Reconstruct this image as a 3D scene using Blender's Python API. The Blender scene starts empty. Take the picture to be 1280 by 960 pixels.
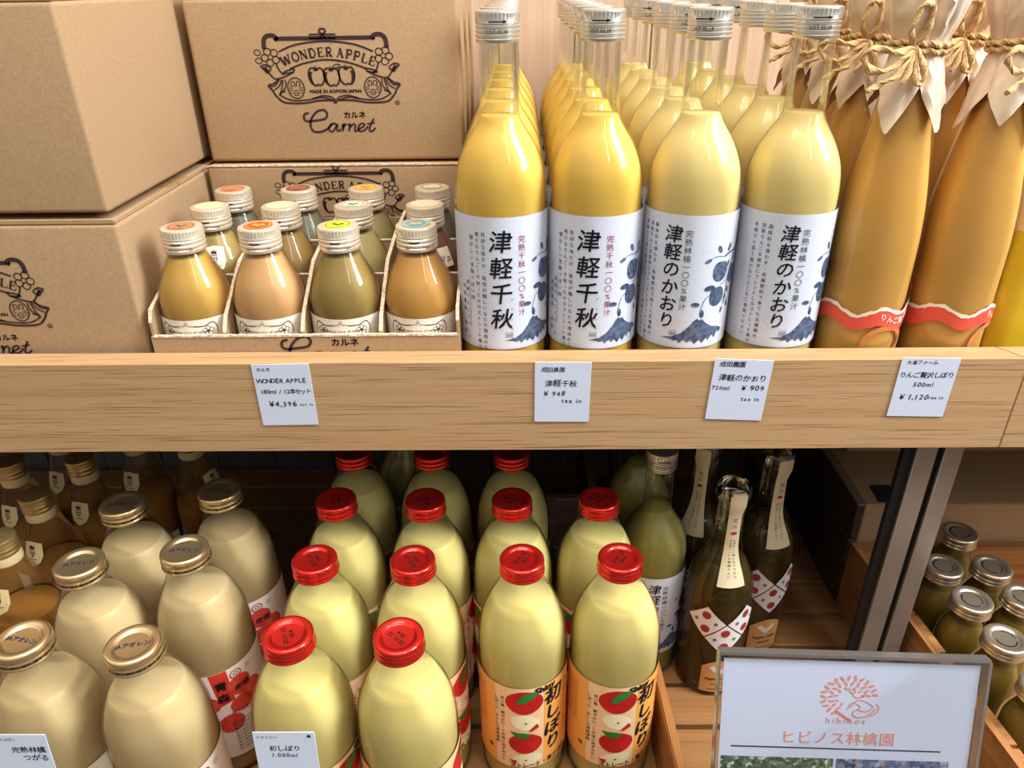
import bpy, bmesh, math, random
from mathutils import Vector, Matrix
from mathutils.geometry import tessellate_polygon
random.seed(7)
PI = math.pi
S = bpy.context.scene
COL = S.collection
R = math.radians

# ---------------------------------------------------------------- camera
PITCH, YAW, ROLL, FPX = R(28.305), R(-0.9636), R(-0.8206), 936.165
CAM = Vector((0, -.53, .26606))
fw = Vector((math.sin(YAW)*math.cos(PITCH), math.cos(YAW)*math.cos(PITCH), -math.sin(PITCH)))
rt = fw.cross(Vector((0, 0, 1))).normalized()
up = rt.cross(fw)
c_, s_ = math.cos(ROLL), math.sin(ROLL)
rt, up = c_*rt + s_*up, -s_*rt + c_*up
cd = bpy.data.cameras.new('camera')
cam = bpy.data.objects.new('camera', cd)
COL.objects.link(cam)
m = Matrix((rt, up, -fw)).transposed().to_4x4()
m.translation = CAM
cam.matrix_world = m
cd.sensor_fit = 'HORIZONTAL'; cd.sensor_width = 36; cd.lens = FPX/1280*36
cd.clip_start = .01
S.camera = cam

# ---------------------------------------------------------------- world, lights, exposure
S.view_settings.view_transform = 'Standard'
S.view_settings.look = 'None'
S.view_settings.gamma = 1
S.view_settings.use_curve_mapping = False
S.view_settings.exposure = 0.3
w = bpy.data.worlds.new('shop'); S.world = w
w.use_nodes = True
bg = w.node_tree.nodes['Background']
bg.inputs[1].default_value = 0.95
_N = w.node_tree.nodes; _L = w.node_tree.links       # shop interior: pale ceiling, dimmer walls, the same all round
_t = _N.new('ShaderNodeTexCoord'); _s = _N.new('ShaderNodeSeparateXYZ'); _r = _N.new('ShaderNodeValToRGB')
_L.new(_t.outputs['Generated'], _s.inputs[0]); _L.new(_s.outputs['Z'], _r.inputs[0]); _L.new(_r.outputs[0], bg.inputs[0])
_r.color_ramp.elements[0].position = 0; _r.color_ramp.elements[0].color = (.15, .14, .125, 1)
_r.color_ramp.elements[1].position = .8; _r.color_ramp.elements[1].color = (1, .95, .88, 1)

def area(name, loc, target, sx, sy, energy, col, shape='RECTANGLE'):
    l = bpy.data.lights.new(name, 'AREA'); l.shape = shape
    l.size = sx; l.size_y = sy; l.energy = energy; l.color = col
    o = bpy.data.objects.new(name, l); COL.objects.link(o)
    o.location = loc
    o.rotation_euler = (Vector(target) - Vector(loc)).to_track_quat('-Z', 'Y').to_euler()
    return o
area('ceiling_panel_light', (-.1, -.5, 1.9), (0, -.02, -.1), 1.3, .8, 19, (1, .96, .9))
area('shop_window_light', (1.75, -.5, 1.4), (0, .1, .1), .6, 1.4, 78, (.86, .93, 1))
area('narrow_window_light', (.9, -1.5, 1.8), (0, .1, 0), .16, 1.3, 7, (.86, .93, 1))
for i, (x, y) in enumerate([(-.5, -.35), (-.12, -.3), (.22, -.32), (.6, -.3)]):
    area('spot_lamp', (x, y, 1.5), (x*.7, .15, 0), .07, .07, 1.6, (1, .88, .7), 'DISK')

S.cycles.max_bounces = 10
S.cycles.diffuse_bounces = 4
S.cycles.glossy_bounces = 4
S.cycles.transmission_bounces = 8
S.cycles.transparent_max_bounces = 40
S.cycles.use_denoising = True
S.cycles.caustics_reflective = False
S.cycles.caustics_refractive = False
S.cycles.sample_clamp_indirect = 4

def at(px, py, x=None, y=None, z=None):
    """the point of the place that a pixel of the 1280x960 photograph shows, on one known plane"""
    d = rt*((px-640)/FPX) + up*((480-py)/FPX) + fw
    if y is not None: t = (y-CAM.y)/d.y
    elif z is not None: t = (z-CAM.z)/d.z
    else: t = (x-CAM.x)/d.x
    return CAM + d*t

# ---------------------------------------------------------------- materials
def lin(c):
    return tuple(((v/255)/12.92 if v/255 <= .04045 else ((v/255+.055)/1.055)**2.4) for v in c) + (1,)
MATS = {}
def pbr(name, col, rough=.5, metal=0, spec=.5, coat=0, sss=0, radius=(1, .6, .2), scale=.01, trans=0, ior=1.45, bump=0, bscale=200, var=0, vscale=8, vcol=None, aniso=0):
    if name in MATS: return MATS[name]
    mt = bpy.data.materials.new(name); mt.use_nodes = True
    nt = mt.node_tree; N = nt.nodes; L = nt.links; b = N['Principled BSDF']
    b.inputs['Base Color'].default_value = lin(col)
    b.inputs['Roughness'].default_value = rough
    b.inputs['Metallic'].default_value = metal
    b.inputs['Specular IOR Level'].default_value = spec
    b.inputs['Coat Weight'].default_value = coat
    b.inputs['IOR'].default_value = ior
    b.inputs['Transmission Weight'].default_value = trans
    if sss:
        b.inputs['Subsurface Weight'].default_value = sss
        b.inputs['Subsurface Radius'].default_value = radius
        b.inputs['Subsurface Scale'].default_value = scale
    tc = N.new('ShaderNodeTexCoord')
    if var:
        n = N.new('ShaderNodeTexNoise'); n.inputs['Scale'].default_value = vscale; n.inputs['Detail'].default_value = 4
        mx = N.new('ShaderNodeMix'); mx.data_type = 'RGBA'
        mx.inputs['A'].default_value = lin(col)
        mx.inputs['B'].default_value = lin(vcol or tuple(v*.8 for v in col))
        mr = N.new('ShaderNodeMapRange'); mr.inputs['From Min'].default_value = .35; mr.inputs['From Max'].default_value = .7
        mr.inputs['To Max'].default_value = var
        L.new(tc.outputs['Object'], n.inputs['Vector']); L.new(n.outputs['Fac'], mr.inputs['Value'])
        L.new(mr.outputs['Result'], mx.inputs['Factor']); L.new(mx.outputs['Result'], b.inputs['Base Color'])
    if bump:
        n2 = N.new('ShaderNodeTexNoise'); n2.inputs['Scale'].default_value = bscale
        bp = N.new('ShaderNodeBump'); bp.inputs['Strength'].default_value = bump; bp.inputs['Distance'].default_value = .001
        L.new(tc.outputs['Object'], n2.inputs['Vector']); L.new(n2.outputs['Fac'], bp.inputs['Height'])
        L.new(bp.outputs['Normal'], b.inputs['Normal'])
    MATS[name] = mt
    return mt

def wood(name, c1, c2, c3, axis='x', rough=.55, sc=1.0, dash=.6):
    if name in MATS: return MATS[name]
    mt = bpy.data.materials.new(name); mt.use_nodes = True
    nt = mt.node_tree; N = nt.nodes; L = nt.links; b = N['Principled BSDF']
    b.inputs['Roughness'].default_value = rough
    b.inputs['Specular IOR Level'].default_value = .3
    tc = N.new('ShaderNodeTexCoord'); oi = N.new('ShaderNodeObjectInfo')
    ad = N.new('ShaderNodeVectorMath'); ad.operation = 'ADD'
    cm = N.new('ShaderNodeCombineXYZ'); mu = N.new('ShaderNodeMath'); mu.operation = 'MULTIPLY'; mu.inputs[1].default_value = 3.7
    L.new(oi.outputs['Random'], mu.inputs[0])
    for i in range(3): L.new(mu.outputs[0], cm.inputs[i])
    L.new(tc.outputs['Object'], ad.inputs[0]); L.new(cm.outputs[0], ad.inputs[1])
    def nz(lo, hi, det, dist=0):
        mp = N.new('ShaderNodeMapping'); v = [hi*sc]*3; v['xyz'.index(axis)] = lo*sc
        mp.inputs['Scale'].default_value = v
        n = N.new('ShaderNodeTexNoise'); n.inputs['Scale'].default_value = 1; n.inputs['Detail'].default_value = det
        n.inputs['Distortion'].default_value = dist
        L.new(ad.outputs[0], mp.inputs['Vector']); L.new(mp.outputs[0], n.inputs['Vector'])
        return n.outputs['Fac']
    r = N.new('ShaderNodeValToRGB')
    r.color_ramp.elements[0].position = .25; r.color_ramp.elements[0].color = lin(c2)
    r.color_ramp.elements[1].position = .75; r.color_ramp.elements[1].color = lin(c1)
    L.new(nz(1.8, 110, 8, .1), r.inputs[0])
    d = N.new('ShaderNodeMapRange'); d.inputs['From Min'].default_value = .57; d.inputs['From Max'].default_value = .66
    d.inputs['To Max'].default_value = dash
    L.new(nz(13, 950, 3), d.inputs['Value'])
    mx = N.new('ShaderNodeMix'); mx.data_type = 'RGBA'; mx.inputs['B'].default_value = lin(c3)
    L.new(d.outputs['Result'], mx.inputs['Factor']); L.new(r.outputs[0], mx.inputs['A'])
    L.new(mx.outputs['Result'], b.inputs['Base Color'])
    bp = N.new('ShaderNodeBump'); bp.inputs['Strength'].default_value = .25; bp.inputs['Distance'].default_value = -.0006
    L.new(d.outputs['Result'], bp.inputs['Height']); L.new(bp.outputs['Normal'], b.inputs['Normal'])
    MATS[name] = mt
    return mt

def thin_glass(name='thin_glass', tint=(254, 255, 254), f=.6, rough=.015):
    if name in MATS: return MATS[name]
    mt = bpy.data.materials.new(name); mt.use_nodes = True
    nt = mt.node_tree; N = nt.nodes; L = nt.links
    N.remove(N['Principled BSDF'])
    t = N.new('ShaderNodeBsdfTransparent'); t.inputs[0].default_value = lin(tint)
    g = N.new('ShaderNodeBsdfGlossy'); g.inputs['Roughness'].default_value = rough; g.inputs['Color'].default_value = (1, 1, 1, 1)
    fr = N.new('ShaderNodeFresnel'); fr.inputs['IOR'].default_value = 1.5
    mu = N.new('ShaderNodeMath'); mu.operation = 'MULTIPLY'; mu.inputs[1].default_value = f; mu.use_clamp = True
    tc = N.new('ShaderNodeTexCoord'); n = N.new('ShaderNodeTexNoise'); n.inputs['Scale'].default_value = 30
    bp = N.new('ShaderNodeBump'); bp.inputs['Strength'].default_value = .12; bp.inputs['Distance'].default_value = .002
    L.new(tc.outputs['Object'], n.inputs['Vector']); L.new(n.outputs['Fac'], bp.inputs['Height']); L.new(bp.outputs[0], g.inputs['Normal'])
    mx = N.new('ShaderNodeMixShader')
    L.new(fr.outputs[0], mu.inputs[0]); L.new(mu.outputs[0], mx.inputs[0])
    L.new(t.outputs[0], mx.inputs[1]); L.new(g.outputs[0], mx.inputs[2])
    L.new(mx.outputs[0], N['Material Output'].inputs['Surface'])
    MATS[name] = mt
    return mt

GLASS = thin_glass()
GLASS_SHINY = thin_glass('thick_walled_glass', f=.62)
OAK = wood('oak_fascia', (188, 152, 110), (172, 134, 92), (112, 80, 50), 'x', dash=.65)
OAK_TOP = OAK
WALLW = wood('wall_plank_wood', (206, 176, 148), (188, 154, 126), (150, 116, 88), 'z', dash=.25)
SLATW = wood('slat_wood', (158, 112, 66), (128, 86, 46), (74, 46, 24), 'x', dash=.4)
CRATEW = wood('crate_wood', (176, 122, 70), (130, 82, 42), (74, 44, 22), 'y', sc=1.2, dash=.5)
CRATEX = wood('crate_wood_across', (176, 122, 70), (130, 82, 42), (74, 44, 22), 'x', sc=1.2, dash=.5)
DARKW = wood('weathered_dark_wood', (120, 98, 82), (84, 68, 58), (46, 36, 30), 'x', dash=.4)
CARD = pbr('cardboard', (172, 141, 106), .85, spec=.15, var=.5, vscale=420, vcol=(150, 119, 86), bump=.1, bscale=300)
CARDE = pbr('cardboard_cut_edge', (232, 214, 186), .9, spec=.1, var=1, vscale=500, vcol=(176, 146, 108))
INK = pbr('brown_ink', (62, 44, 46), .7, spec=.1)
BLACK = pbr('black_ink', (22, 24, 30), .6, spec=.2)
NAVY = pbr('navy_ink', (48, 62, 88), .7, spec=.2, var=.7, vscale=260, vcol=(110, 122, 145))
REDINK = pbr('crimson_ink', (150, 60, 80), .6, spec=.2)
GREENINK = pbr('dark_green_ink', (44, 70, 62), .6, spec=.2)
LABEL = pbr('white_label_paper', (204, 207, 218), .6, spec=.25, var=.25, vscale=900, vcol=(150, 150, 165))
SILVER = pbr('silver_cap_metal', (226, 220, 208), .28, metal=.85)
GOLD = pbr('pale_gold_cap_metal', (226, 196, 146), .25, metal=.9)
BRASS = pbr('brass_cap_metal', (208, 178, 118), .32, metal=.85)
REDCAP = pbr('red_lacquered_cap', (236, 48, 40), .22, metal=.8, coat=.3)
def juice(name, col, sss=.25, rad=(1, .6, .2), scale=.004, var=.25, vcol=None):
    return pbr(name, col, .35, spec=.2, sss=sss, radius=rad, scale=scale, var=var, vscale=22, vcol=vcol)
J_GOLD = juice('golden_orange_juice', (255, 206, 96), vcol=(255, 196, 76))
J_YEL = juice('pale_golden_juice', (255, 224, 146), vcol=(255, 216, 124))
J_RED = juice('pale_yellow_juice', (238, 218, 138), rad=(1, .8, .4), vcol=(240, 212, 104))
J_JA = juice('cloudy_beige_juice', (222, 192, 140), rad=(1, .7, .35), vcol=(214, 174, 112))
J_CONE = juice('amber_juice', (250, 188, 96), rad=(1, .55, .15), vcol=(236, 160, 62))
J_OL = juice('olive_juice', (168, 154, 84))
LIQ = pbr('clear_amber_liquor', (104, 84, 44), .12, trans=.55, ior=1.33, spec=.3)
JARJ = pbr('dull_amber_jar_juice', (160, 126, 52), .3, spec=.3, trans=.35, ior=1.33)
LIQD = pbr('brown_amber_drink', (170, 112, 48), .3, spec=.2, sss=.2, scale=.004)
PAPER = pbr('waxed_kraft_paper', (226, 202, 176), .6, spec=.3, bump=.6, bscale=60, var=.3, vscale=30, vcol=(210, 180, 148))
JUTE = pbr('jute_twine', (206, 170, 120), .9, spec=.1, bump=.8, bscale=900)
STEEL = pbr('brushed_steel', (168, 158, 148), .38, metal=.75, bump=.1, bscale=400, var=.4, vscale=14)
DARKWALL = wood('dark_grey_plank', (88, 88, 86), (70, 71, 71), (48, 49, 50), 'z', dash=.3)  # wall planks below the shelf, a darker grey than those above
DARKM = pbr('dark_steel', (34, 34, 36), .5, metal=.4)
WHITE = pbr('white_card', (200, 206, 222), .6, spec=.2)

# ---------------------------------------------------------------- object helpers
def link(name, me, mat, parent=None):
    me.name = name
    o = bpy.data.objects.new(name, me)
    if mat is not None and not me.materials: me.materials.append(mat)
    COL.objects.link(o)
    if parent: o.parent = parent
    return o
def thing(name, label, cat, loc=(0, 0, 0), rz=0, group=None):
    o = bpy.data.objects.new(name, None); COL.objects.link(o)
    o.empty_display_size = .02
    o.location = loc; o.rotation_euler = (0, 0, rz)
    tag(o, label, cat, group)
    return o
def tag(o, label, cat, group=None):
    o['label'] = label; o['category'] = cat
    if group: o['group'] = group
def kids(o): return [c for c in bpy.data.objects if c.parent == o]
def dup(root, loc, rz, label, group=None):
    r = root.copy(); COL.objects.link(r); r.location = loc; r.rotation_euler = (0, 0, rz)
    r['label'] = label
    if group: r['group'] = group
    for ch in KIDS[root.name]:
        c = ch.copy(); COL.objects.link(c); c.parent = r
        for g in KIDS2.get(ch.name, []):
            d = g.copy(); COL.objects.link(d); d.parent = c
    return r
KIDS = {}; KIDS2 = {}
def proto(root):
    KIDS[root.name] = kids(root)
    for ch in KIDS[root.name]: KIDS2[ch.name] = kids(ch)
    return root
def mesh(vs, fs, smooth=False, sharp=None):
    me = bpy.data.meshes.new('m'); me.from_pydata([tuple(v) for v in vs], [], fs); me.validate(); me.update()
    if smooth:
        me.polygons.foreach_set('use_smooth', [True]*len(me.polygons))
        if sharp: me.set_sharp_from_angle(angle=R(sharp))
    return me
def lathe(prof, n=48, sharp=50, closed_top=False, closed_bot=False, rfun=None):
    vs = []; fs = []
    for (r, z) in prof:
        for i in range(n):
            a = 2*PI*i/n
            rr = rfun(r, z, a, i) if rfun else r
            vs.append((rr*math.cos(a), rr*math.sin(a), z))
    for k in range(len(prof)-1):
        for i in range(n):
            j = (i+1) % n
            fs.append((k*n+i, k*n+j, (k+1)*n+j, (k+1)*n+i))
    if closed_bot: fs.append(tuple(reversed(range(n))))
    if closed_top: fs.append(tuple((len(prof)-1)*n+i for i in range(n)))
    return mesh(vs, fs, True, sharp)
def smooth_prof(pts, k=5):
    out = []
    P = [pts[0]] + list(pts) + [pts[-1]]
    for i in range(1, len(P)-2):
        for t in range(k):
            u = t/k
            out.append(tuple(.5*((2*P[i][d]) + (-P[i-1][d]+P[i+1][d])*u + (2*P[i-1][d]-5*P[i][d]+4*P[i+1][d]-P[i+2][d])*u*u
                       + (-P[i-1][d]+3*P[i][d]-3*P[i+1][d]+P[i+2][d])*u**3) for d in (0, 1)))
    out.append(tuple(pts[-1]))
    return out
def rad_at(prof, z):
    for (r0, z0), (r1, z1) in zip(prof, prof[1:]):
        if z0 <= z <= z1 and z1 > z0: return r0+(r1-r0)*(z-z0)/(z1-z0)
    return prof[-1][0] if z > prof[-1][1] else prof[0][0]
def box(x0, x1, y0, y1, z0, z1, bev=0, seg=2):
    bm = bmesh.new()
    bmesh.ops.create_cube(bm, size=1, matrix=Matrix.Translation(((x0+x1)/2, (y0+y1)/2, (z0+z1)/2)) @ Matrix.Diagonal((x1-x0, y1-y0, z1-z0, 1)))
    if bev: bmesh.ops.bevel(bm, geom=list(bm.edges), offset=bev, segments=seg, affect='EDGES', profile=.6)
    me = bpy.data.meshes.new('m'); bm.to_mesh(me); bm.free()
    if bev:
        me.polygons.foreach_set('use_smooth', [True]*len(me.polygons)); me.set_sharp_from_angle(angle=R(40))
    return me
def prism(poly, h0, h1, plane='xy'):
    """poly in one plane, pushed from h0 to h1 along the third axis"""
    def P(u, v, h): return {'xy': (u, v, h), 'yz': (h, u, v), 'xz': (u, h, v)}[plane]
    n = len(poly)
    vs = [P(u, v, h0) for u, v in poly] + [P(u, v, h1) for u, v in poly]
    fs = [tuple(range(n)), tuple(reversed(range(n, 2*n)))] + [(i, i+n, (i+1) % n+n, (i+1) % n) for i in range(n)]
    me = mesh(vs, fs)
    bm = bmesh.new(); bm.from_mesh(me); bmesh.ops.recalc_face_normals(bm, faces=bm.faces); bm.to_mesh(me); bm.free()
    return me
def cat(pts, k=6, closed=False):
    """smooth curve through points of any dimension"""
    n = len(pts); out = []; D = len(pts[0])
    g = (lambda i: pts[i % n]) if closed else (lambda i: pts[max(0, min(n-1, i))])
    for i in range(n if closed else n-1):
        a, b, c, d = g(i-1), g(i), g(i+1), g(i+2)
        for t in range(k):
            u = t/k
            out.append(tuple(.5*(2*b[j]+(-a[j]+c[j])*u+(2*a[j]-5*b[j]+4*c[j]-d[j])*u*u+(-a[j]+3*b[j]-3*c[j]+d[j])*u**3) for j in range(D)))
    if not closed: out.append(tuple(pts[-1]))
    return out
def tube(pts, r, n=6, closed=False, twist=0, rf=None):
    P = [Vector(p) for p in pts]; vs = []; fs = []
    m = len(P); nrm = None
    for i, p in enumerate(P):
        t = (P[(i+1) % m] if closed or i < m-1 else P[i]) - (P[i-1] if closed or i > 0 else P[i])
        t.normalize()
        if nrm is None: nrm = t.orthogonal().normalized()
        nrm = (nrm - t*nrm.dot(t)).normalized(); bn = t.cross(nrm)
        for k in range(n):
            a = 2*PI*k/n + twist*i
            rr = (rf(i, k) if rf else 1)*r
            vs.append(p + nrm*math.cos(a)*rr + bn*math.sin(a)*rr)
    for i in range(m if closed else m-1):
        for k in range(n):
            j = (i+1) % m; l = (k+1) % n
            fs.append((i*n+k, i*n+l, j*n+l, j*n+k))
    if not closed: fs += [tuple(reversed(range(n))), tuple((m-1)*n+k for k in range(n))]
    return vs, fs
def rope(pts, r, closed=False):
    """two plaited strands along a curve"""
    n = 8
    return tube(pts, r, n, closed, twist=.33, rf=lambda i, k: 1.18 if k % 4 in (0, 1) else .78)

# ---------------------------------------------------------------- flat print: 2D shapes mapped on a plane or round a cylinder
class G:
    def __init__(s): s.v = []; s.f = []
    def add(s, vs, fs):
        b = len(s.v); s.v += vs; s.f += [tuple(i+b for i in f) for f in fs]; return s
    def poly(s, pts):
        t = tessellate_polygon([[Vector((p[0], p[1], 0)) for p in pts]])
        return s.add([tuple(p[:2]) for p in pts], [tuple(x) for x in t])
    def stroke(s, pts, w, closed=False, k=5, smooth=True, taper=False):
        if smooth and len(pts) > 2: pts = cat(pts, k, closed)
        n = len(pts); vs = []; fs = []
        for i in range(n):
            a = pts[i-1] if (closed or i) else pts[i]; b = pts[(i+1) % n] if (closed or i < n-1) else pts[i]
            dx, dy = b[0]-a[0], b[1]-a[1]; l = math.hypot(dx, dy) or 1
            ww = w/2*(1 if not taper else (.35+.65*math.sin(PI*min(1, (i+.5)/n))))
            vs += [(pts[i][0]-dy/l*ww, pts[i][1]+dx/l*ww), (pts[i][0]+dy/l*ww, pts[i][1]-dx/l*ww)]
        for i in range(n if closed else n-1):
            j = (i+1) % n; fs.append((2*i, 2*i+1, 2*j+1, 2*j))
        return s.add(vs, fs)
    def ell(s, cx, cy, rx, ry, rot=0, n=14, w=None):
        pts = [(cx+math.cos(rot)*rx*math.cos(a)-math.sin(rot)*ry*math.sin(a), cy+math.sin(rot)*rx*math.cos(a)+math.cos(rot)*ry*math.sin(a)) for a in [2*PI*i/n for i in range(n)]]
        return s.stroke(pts, w, True, smooth=False) if w else s.poly(pts)
    def text(s, body, x, y, size, **k):
        vs, fs = text2d(body, **{a: b for a, b in k.items() if a in ('shear', 'align', 'sp', 'line')})
        bo = k.get('bold', 0)
        if bo:
            kk = {a: b for a, b in k.items() if a != 'bold'}
            for dx, dy in ((-bo, 0), (bo, 0), (0, bo), (0, -bo)): s.text(body, x+dx*size, y+dy*size, size, **kk)
            return s
        a = k.get('rot', 0); c, sn = math.cos(a), math.sin(a); wx = k.get('wx', 1)
        return s.add([(x+size*(c*u*wx-sn*v), y+size*(sn*u*wx+c*v)) for u, v in vs], fs)
    def vtext(s, body, x, y, size, pitch=None, bold=0, shear=0, wx=1):
        """Japanese column, top to bottom from y"""
        pitch = pitch or size*1.15
        for i, ch in enumerate(body):
            if ch in ' 　': continue
            a = 0
            if ch in 'ー': a = -PI/2
            s.text(ch, x, y-(i+.5)*pitch, size, bold=bold, shear=shear, align='CC', wx=wx, rot=a)
        return s
    def xf(s, fn): s.v = [fn(*p) for p in s.v]; return s
TXT = {}
def text2d(body, bold=0, shear=0, align='L', sp=1, line=1):
    key = (body, bold, shear, align, sp, line)
    if key in TXT: return TXT[key]
    c = bpy.data.curves.new('t', 'FONT'); c.body = body; c.size = 1; c.resolution_u = 2
    c.offset = bold; c.shear = shear; c.space_character = sp; c.space_line = line
    c.align_x = {'L': 'LEFT', 'C': 'CENTER', 'R': 'RIGHT'}[align[0]]
    c.fill_mode = 'FRONT'; c.dimensions = '2D'
    o = bpy.data.objects.new('t', c)
    me = o.to_mesh()
    vs = [(v.co.x, v.co.y) for v in me.vertices]; fs = [tuple(p.vertices) for p in me.polygons]
    o.to_mesh_clear(); bpy.data.objects.remove(o); bpy.data.curves.remove(c)
    if align == 'CC' and vs:
        my = (min(v[1] for v in vs)+max(v[1] for v in vs))/2
        if body in '、。っ': my = .2
        if body in 'ー一': pass
        mx = (min(v[0] for v in vs)+max(v[0] for v in vs))/2
        vs = [(u-mx, v-my) for u, v in vs]
    TXT[key] = (vs, fs)
    return vs, fs
def on_plane(g, fn):
    return mesh([fn(*p) for p in g.v], g.f)
def on_cyl(g, rf, off=.0004, cut=.004):
    """wrap: u is arc length to the right of the front (-y), v is height; rf(z) gives the radius"""
    if not g.v: return None
    bm = bmesh.new()
    vs = [bm.verts.new((p[0], 0, p[1])) for p in g.v]
    for f in g.f:
        try: bm.faces.new([vs[i] for i in f])
        except ValueError: pass
    u0, u1 = min(p[0] for p in g.v), max(p[0] for p in g.v)
    if cut and u1-u0 > cut:
        k = math.ceil(u0/cut)
        while k*cut < u1:
            bmesh.ops.bisect_plane(bm, geom=list(bm.verts)+list(bm.edges)+list(bm.faces), plane_co=(k*cut, 0, 0), plane_no=(1, 0, 0))
            k += 1
    R0 = rf(sum(p[1] for p in g.v)/len(g.v))
    for v in bm.verts:
        a = v.co.x/R0; rr = rf(v.co.z)+off
        v.co = (rr*math.sin(a), -rr*math.cos(a), v.co.z)
    me = bpy.data.meshes.new('m'); bm.to_mesh(me); bm.free()
    return me
def patch(rf, u0, u1, z0, z1, off=.0003, topf=None, botf=None, nz=4, n=40):
    """label sheet round a bottle; topf / botf(u) shape its edges"""
    R0 = rf((z0+z1)/2); vs = []; fs = []
    full = (u1-u0) >= 2*PI*R0*.999
    for i in range(n+1):
        u = u0+(u1-u0)*i/n
        za, zb = (botf(u) if botf else z0), (topf(u) if topf else z1)
        for j in range(nz+1):
            z = za+(zb-za)*j/nz; a = u/R0; rr = rf(z)+off
            vs.append((rr*math.sin(a), -rr*math.cos(a), z))
    for i in range(n):
        for j in range(nz):
            b = i*(nz+1)+j; fs.append((b, b+nz+1, b+nz+2, b+1))
    return mesh(vs, fs, True)

# ---------------------------------------------------------------- setting
wall = bpy.data.objects.new('wall_back', None); COL.objects.link(wall); wall['kind'] = 'structure'
me_pl = box(-.0472, .0472, 0, .02, -.05, .9, .0012, 1)
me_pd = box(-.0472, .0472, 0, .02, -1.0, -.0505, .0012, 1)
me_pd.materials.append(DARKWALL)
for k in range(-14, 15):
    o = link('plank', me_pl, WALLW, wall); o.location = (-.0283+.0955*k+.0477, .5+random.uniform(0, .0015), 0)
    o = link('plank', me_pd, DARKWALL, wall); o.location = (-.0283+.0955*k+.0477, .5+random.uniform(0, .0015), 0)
fl = link('floor', box(-2.2, 2.2, -2.6, 1.0, -1.06, -1.0), pbr('grey_floor', (72, 62, 54), .6)); fl['kind'] = 'structure'

# the shelf unit
shelf = thing('display_shelf', 'oak display shelf with thick front board above a slatted lower tier and steel post', 'shelf', (0, 0, -1.0))
def sh(name, me, mat):
    me.transform(Matrix.Translation((0, 0, 1.0))); return link(name, me, mat, shelf)
sh('fascia_board', prism([(-1.3, 0), (.3966, 0), (.3816, .0219), (-1.3, .0219)], -.0823, 0), OAK)
sh('fascia_board', prism([(.3982, 0), (1.3, 0), (1.3, .0219), (.3832, .0219)], -.0823, 0), OAK)
sh('shelf_panel', box(-1.3, 1.3, .022, .498, -.056, -.036), wood('shelf_panel_wood', (110, 92, 74), (88, 72, 56), (60, 48, 38), 'x', dash=.3))  # panel wood darkened in colour to stand in for shade on its underside
sh('metal_post', box(.3493, .3676, .03, .035, -1.0, -.0562, .0008, 1), STEEL)
sh('metal_post', box(.3739, .3908, .03, .035, -1.0, -.0562, .0008, 1), STEEL)
sh('post_core', box(.3400, .3488, .034, .040, -1.0, -.0562), DARKM)
sh('post_core', box(.3489, .3905, .0352, .055, -1.0, -.0562), DARKM)
ys = .0543
for i in range(-7, 7):
    y1 = ys - .0535*i          # front edge at -…; each slat with its own gap
    sl = box(-1.25, 1.25, y1-.0, y1+.048, -.445, -.431, .0015, 1)
    if y1+.048 < .495 and not (y1 < .08 < y1+.0): sh('slat', sl, SLATW)
sh('lower_bearer', box(-1.25, 1.25, -.20, -.17, -.49, -.4455), DARKW)
sh('lower_bearer', box(-1.25, 1.25, .40, .43, -.49, -.4455), DARKW)

# ---------------------------------------------------------------- cartons with their print
SERIF = {  # strokes x0,y0,x1,y1,width in a unit box
 'W': [(0, 1, .27, 0, .2), (.27, 0, .5, .9, .08), (.5, .9, .73, 0, .2), (.73, 0, 1, 1, .08), (-.08, .97, .2, .97, .06), (.82, .97, 1.08, .97, .06)],
 'N': [(.15, 0, .15, 1, .08), (.15, 1, .85, 0, .2), (.85, 0, .85, 1, .08), (0, .97, .25, .97, .06), (.7, .97, 1, .97, .06), (0, .03, .3, .03, .06)],
 'E': [(.2, 0, .2, 1, .2), (.1, .97, .85, .97, .07), (.1, .03, .9, .03, .07), (.2, .52, .65, .52, .07), (.85, 1, .85, .75, .07), (.9, 0, .9, .28, .07), (.65, .62, .65, .42, .06)],
 'L': [(.2, 0, .2, 1, .2), (.02, .97, .4, .97, .06), (.1, .03, .9, .03, .07), (.88, 0, .88, .3, .07)],
 'A': [(.5, 1, .12, 0, .08), (.46, 1, .86, 0, .2), (.28, .35, .7, .35, .07), (-.02, .03, .25, .03, .06), (.65, .03, 1.05, .03, .06)],
 'D': [(.2, 0, .2, 1, .2), (.02, .97, .4, .97, .06), (.02, .03, .4, .03, .06)],
 'P': [(.2, 0, .2, 1, .2), (.02, .97, .4, .97, .06), (.02, .03, .4, .03, .06)],
 'R': [(.2, 0, .2, 1, .2), (.02, .97, .4, .97, .06), (.02, .03, .4, .03, .06), (.45, .5, .85, 0, .2), (.75, .03, 1, .03, .06)], 'O': []}
ARCS = {'D': [(.3, .97), (.65, .93), (.88, .5), (.65, .07), (.3, .03)], 'P': [(.3, .97), (.7, .95), (.85, .73), (.7, .5), (.3, .48)],
        'R': [(.3, .97), (.68, .95), (.82, .74), (.68, .52), (.3, .5)]}
def serif(g, ch, cx, cy, wd, ht, rot, k=1):
    h = G()
    for a in SERIF[ch]: h.stroke([(a[0], a[1]), (a[2], a[3])], a[4]*k, smooth=False)
    if ch in ARCS: h.stroke(ARCS[ch], .13*k)
    if ch == 'O': h.ell(.5, .5, .42, .47, n=20, w=.15*k)
    c, s = math.cos(rot), math.sin(rot)
    g.add([(cx+(u-.5)*wd*c-(v-.5)*ht*s, cy+(u-.5)*wd*s+(v-.5)*ht*c) for u, v in h.v], h.f)
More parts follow.
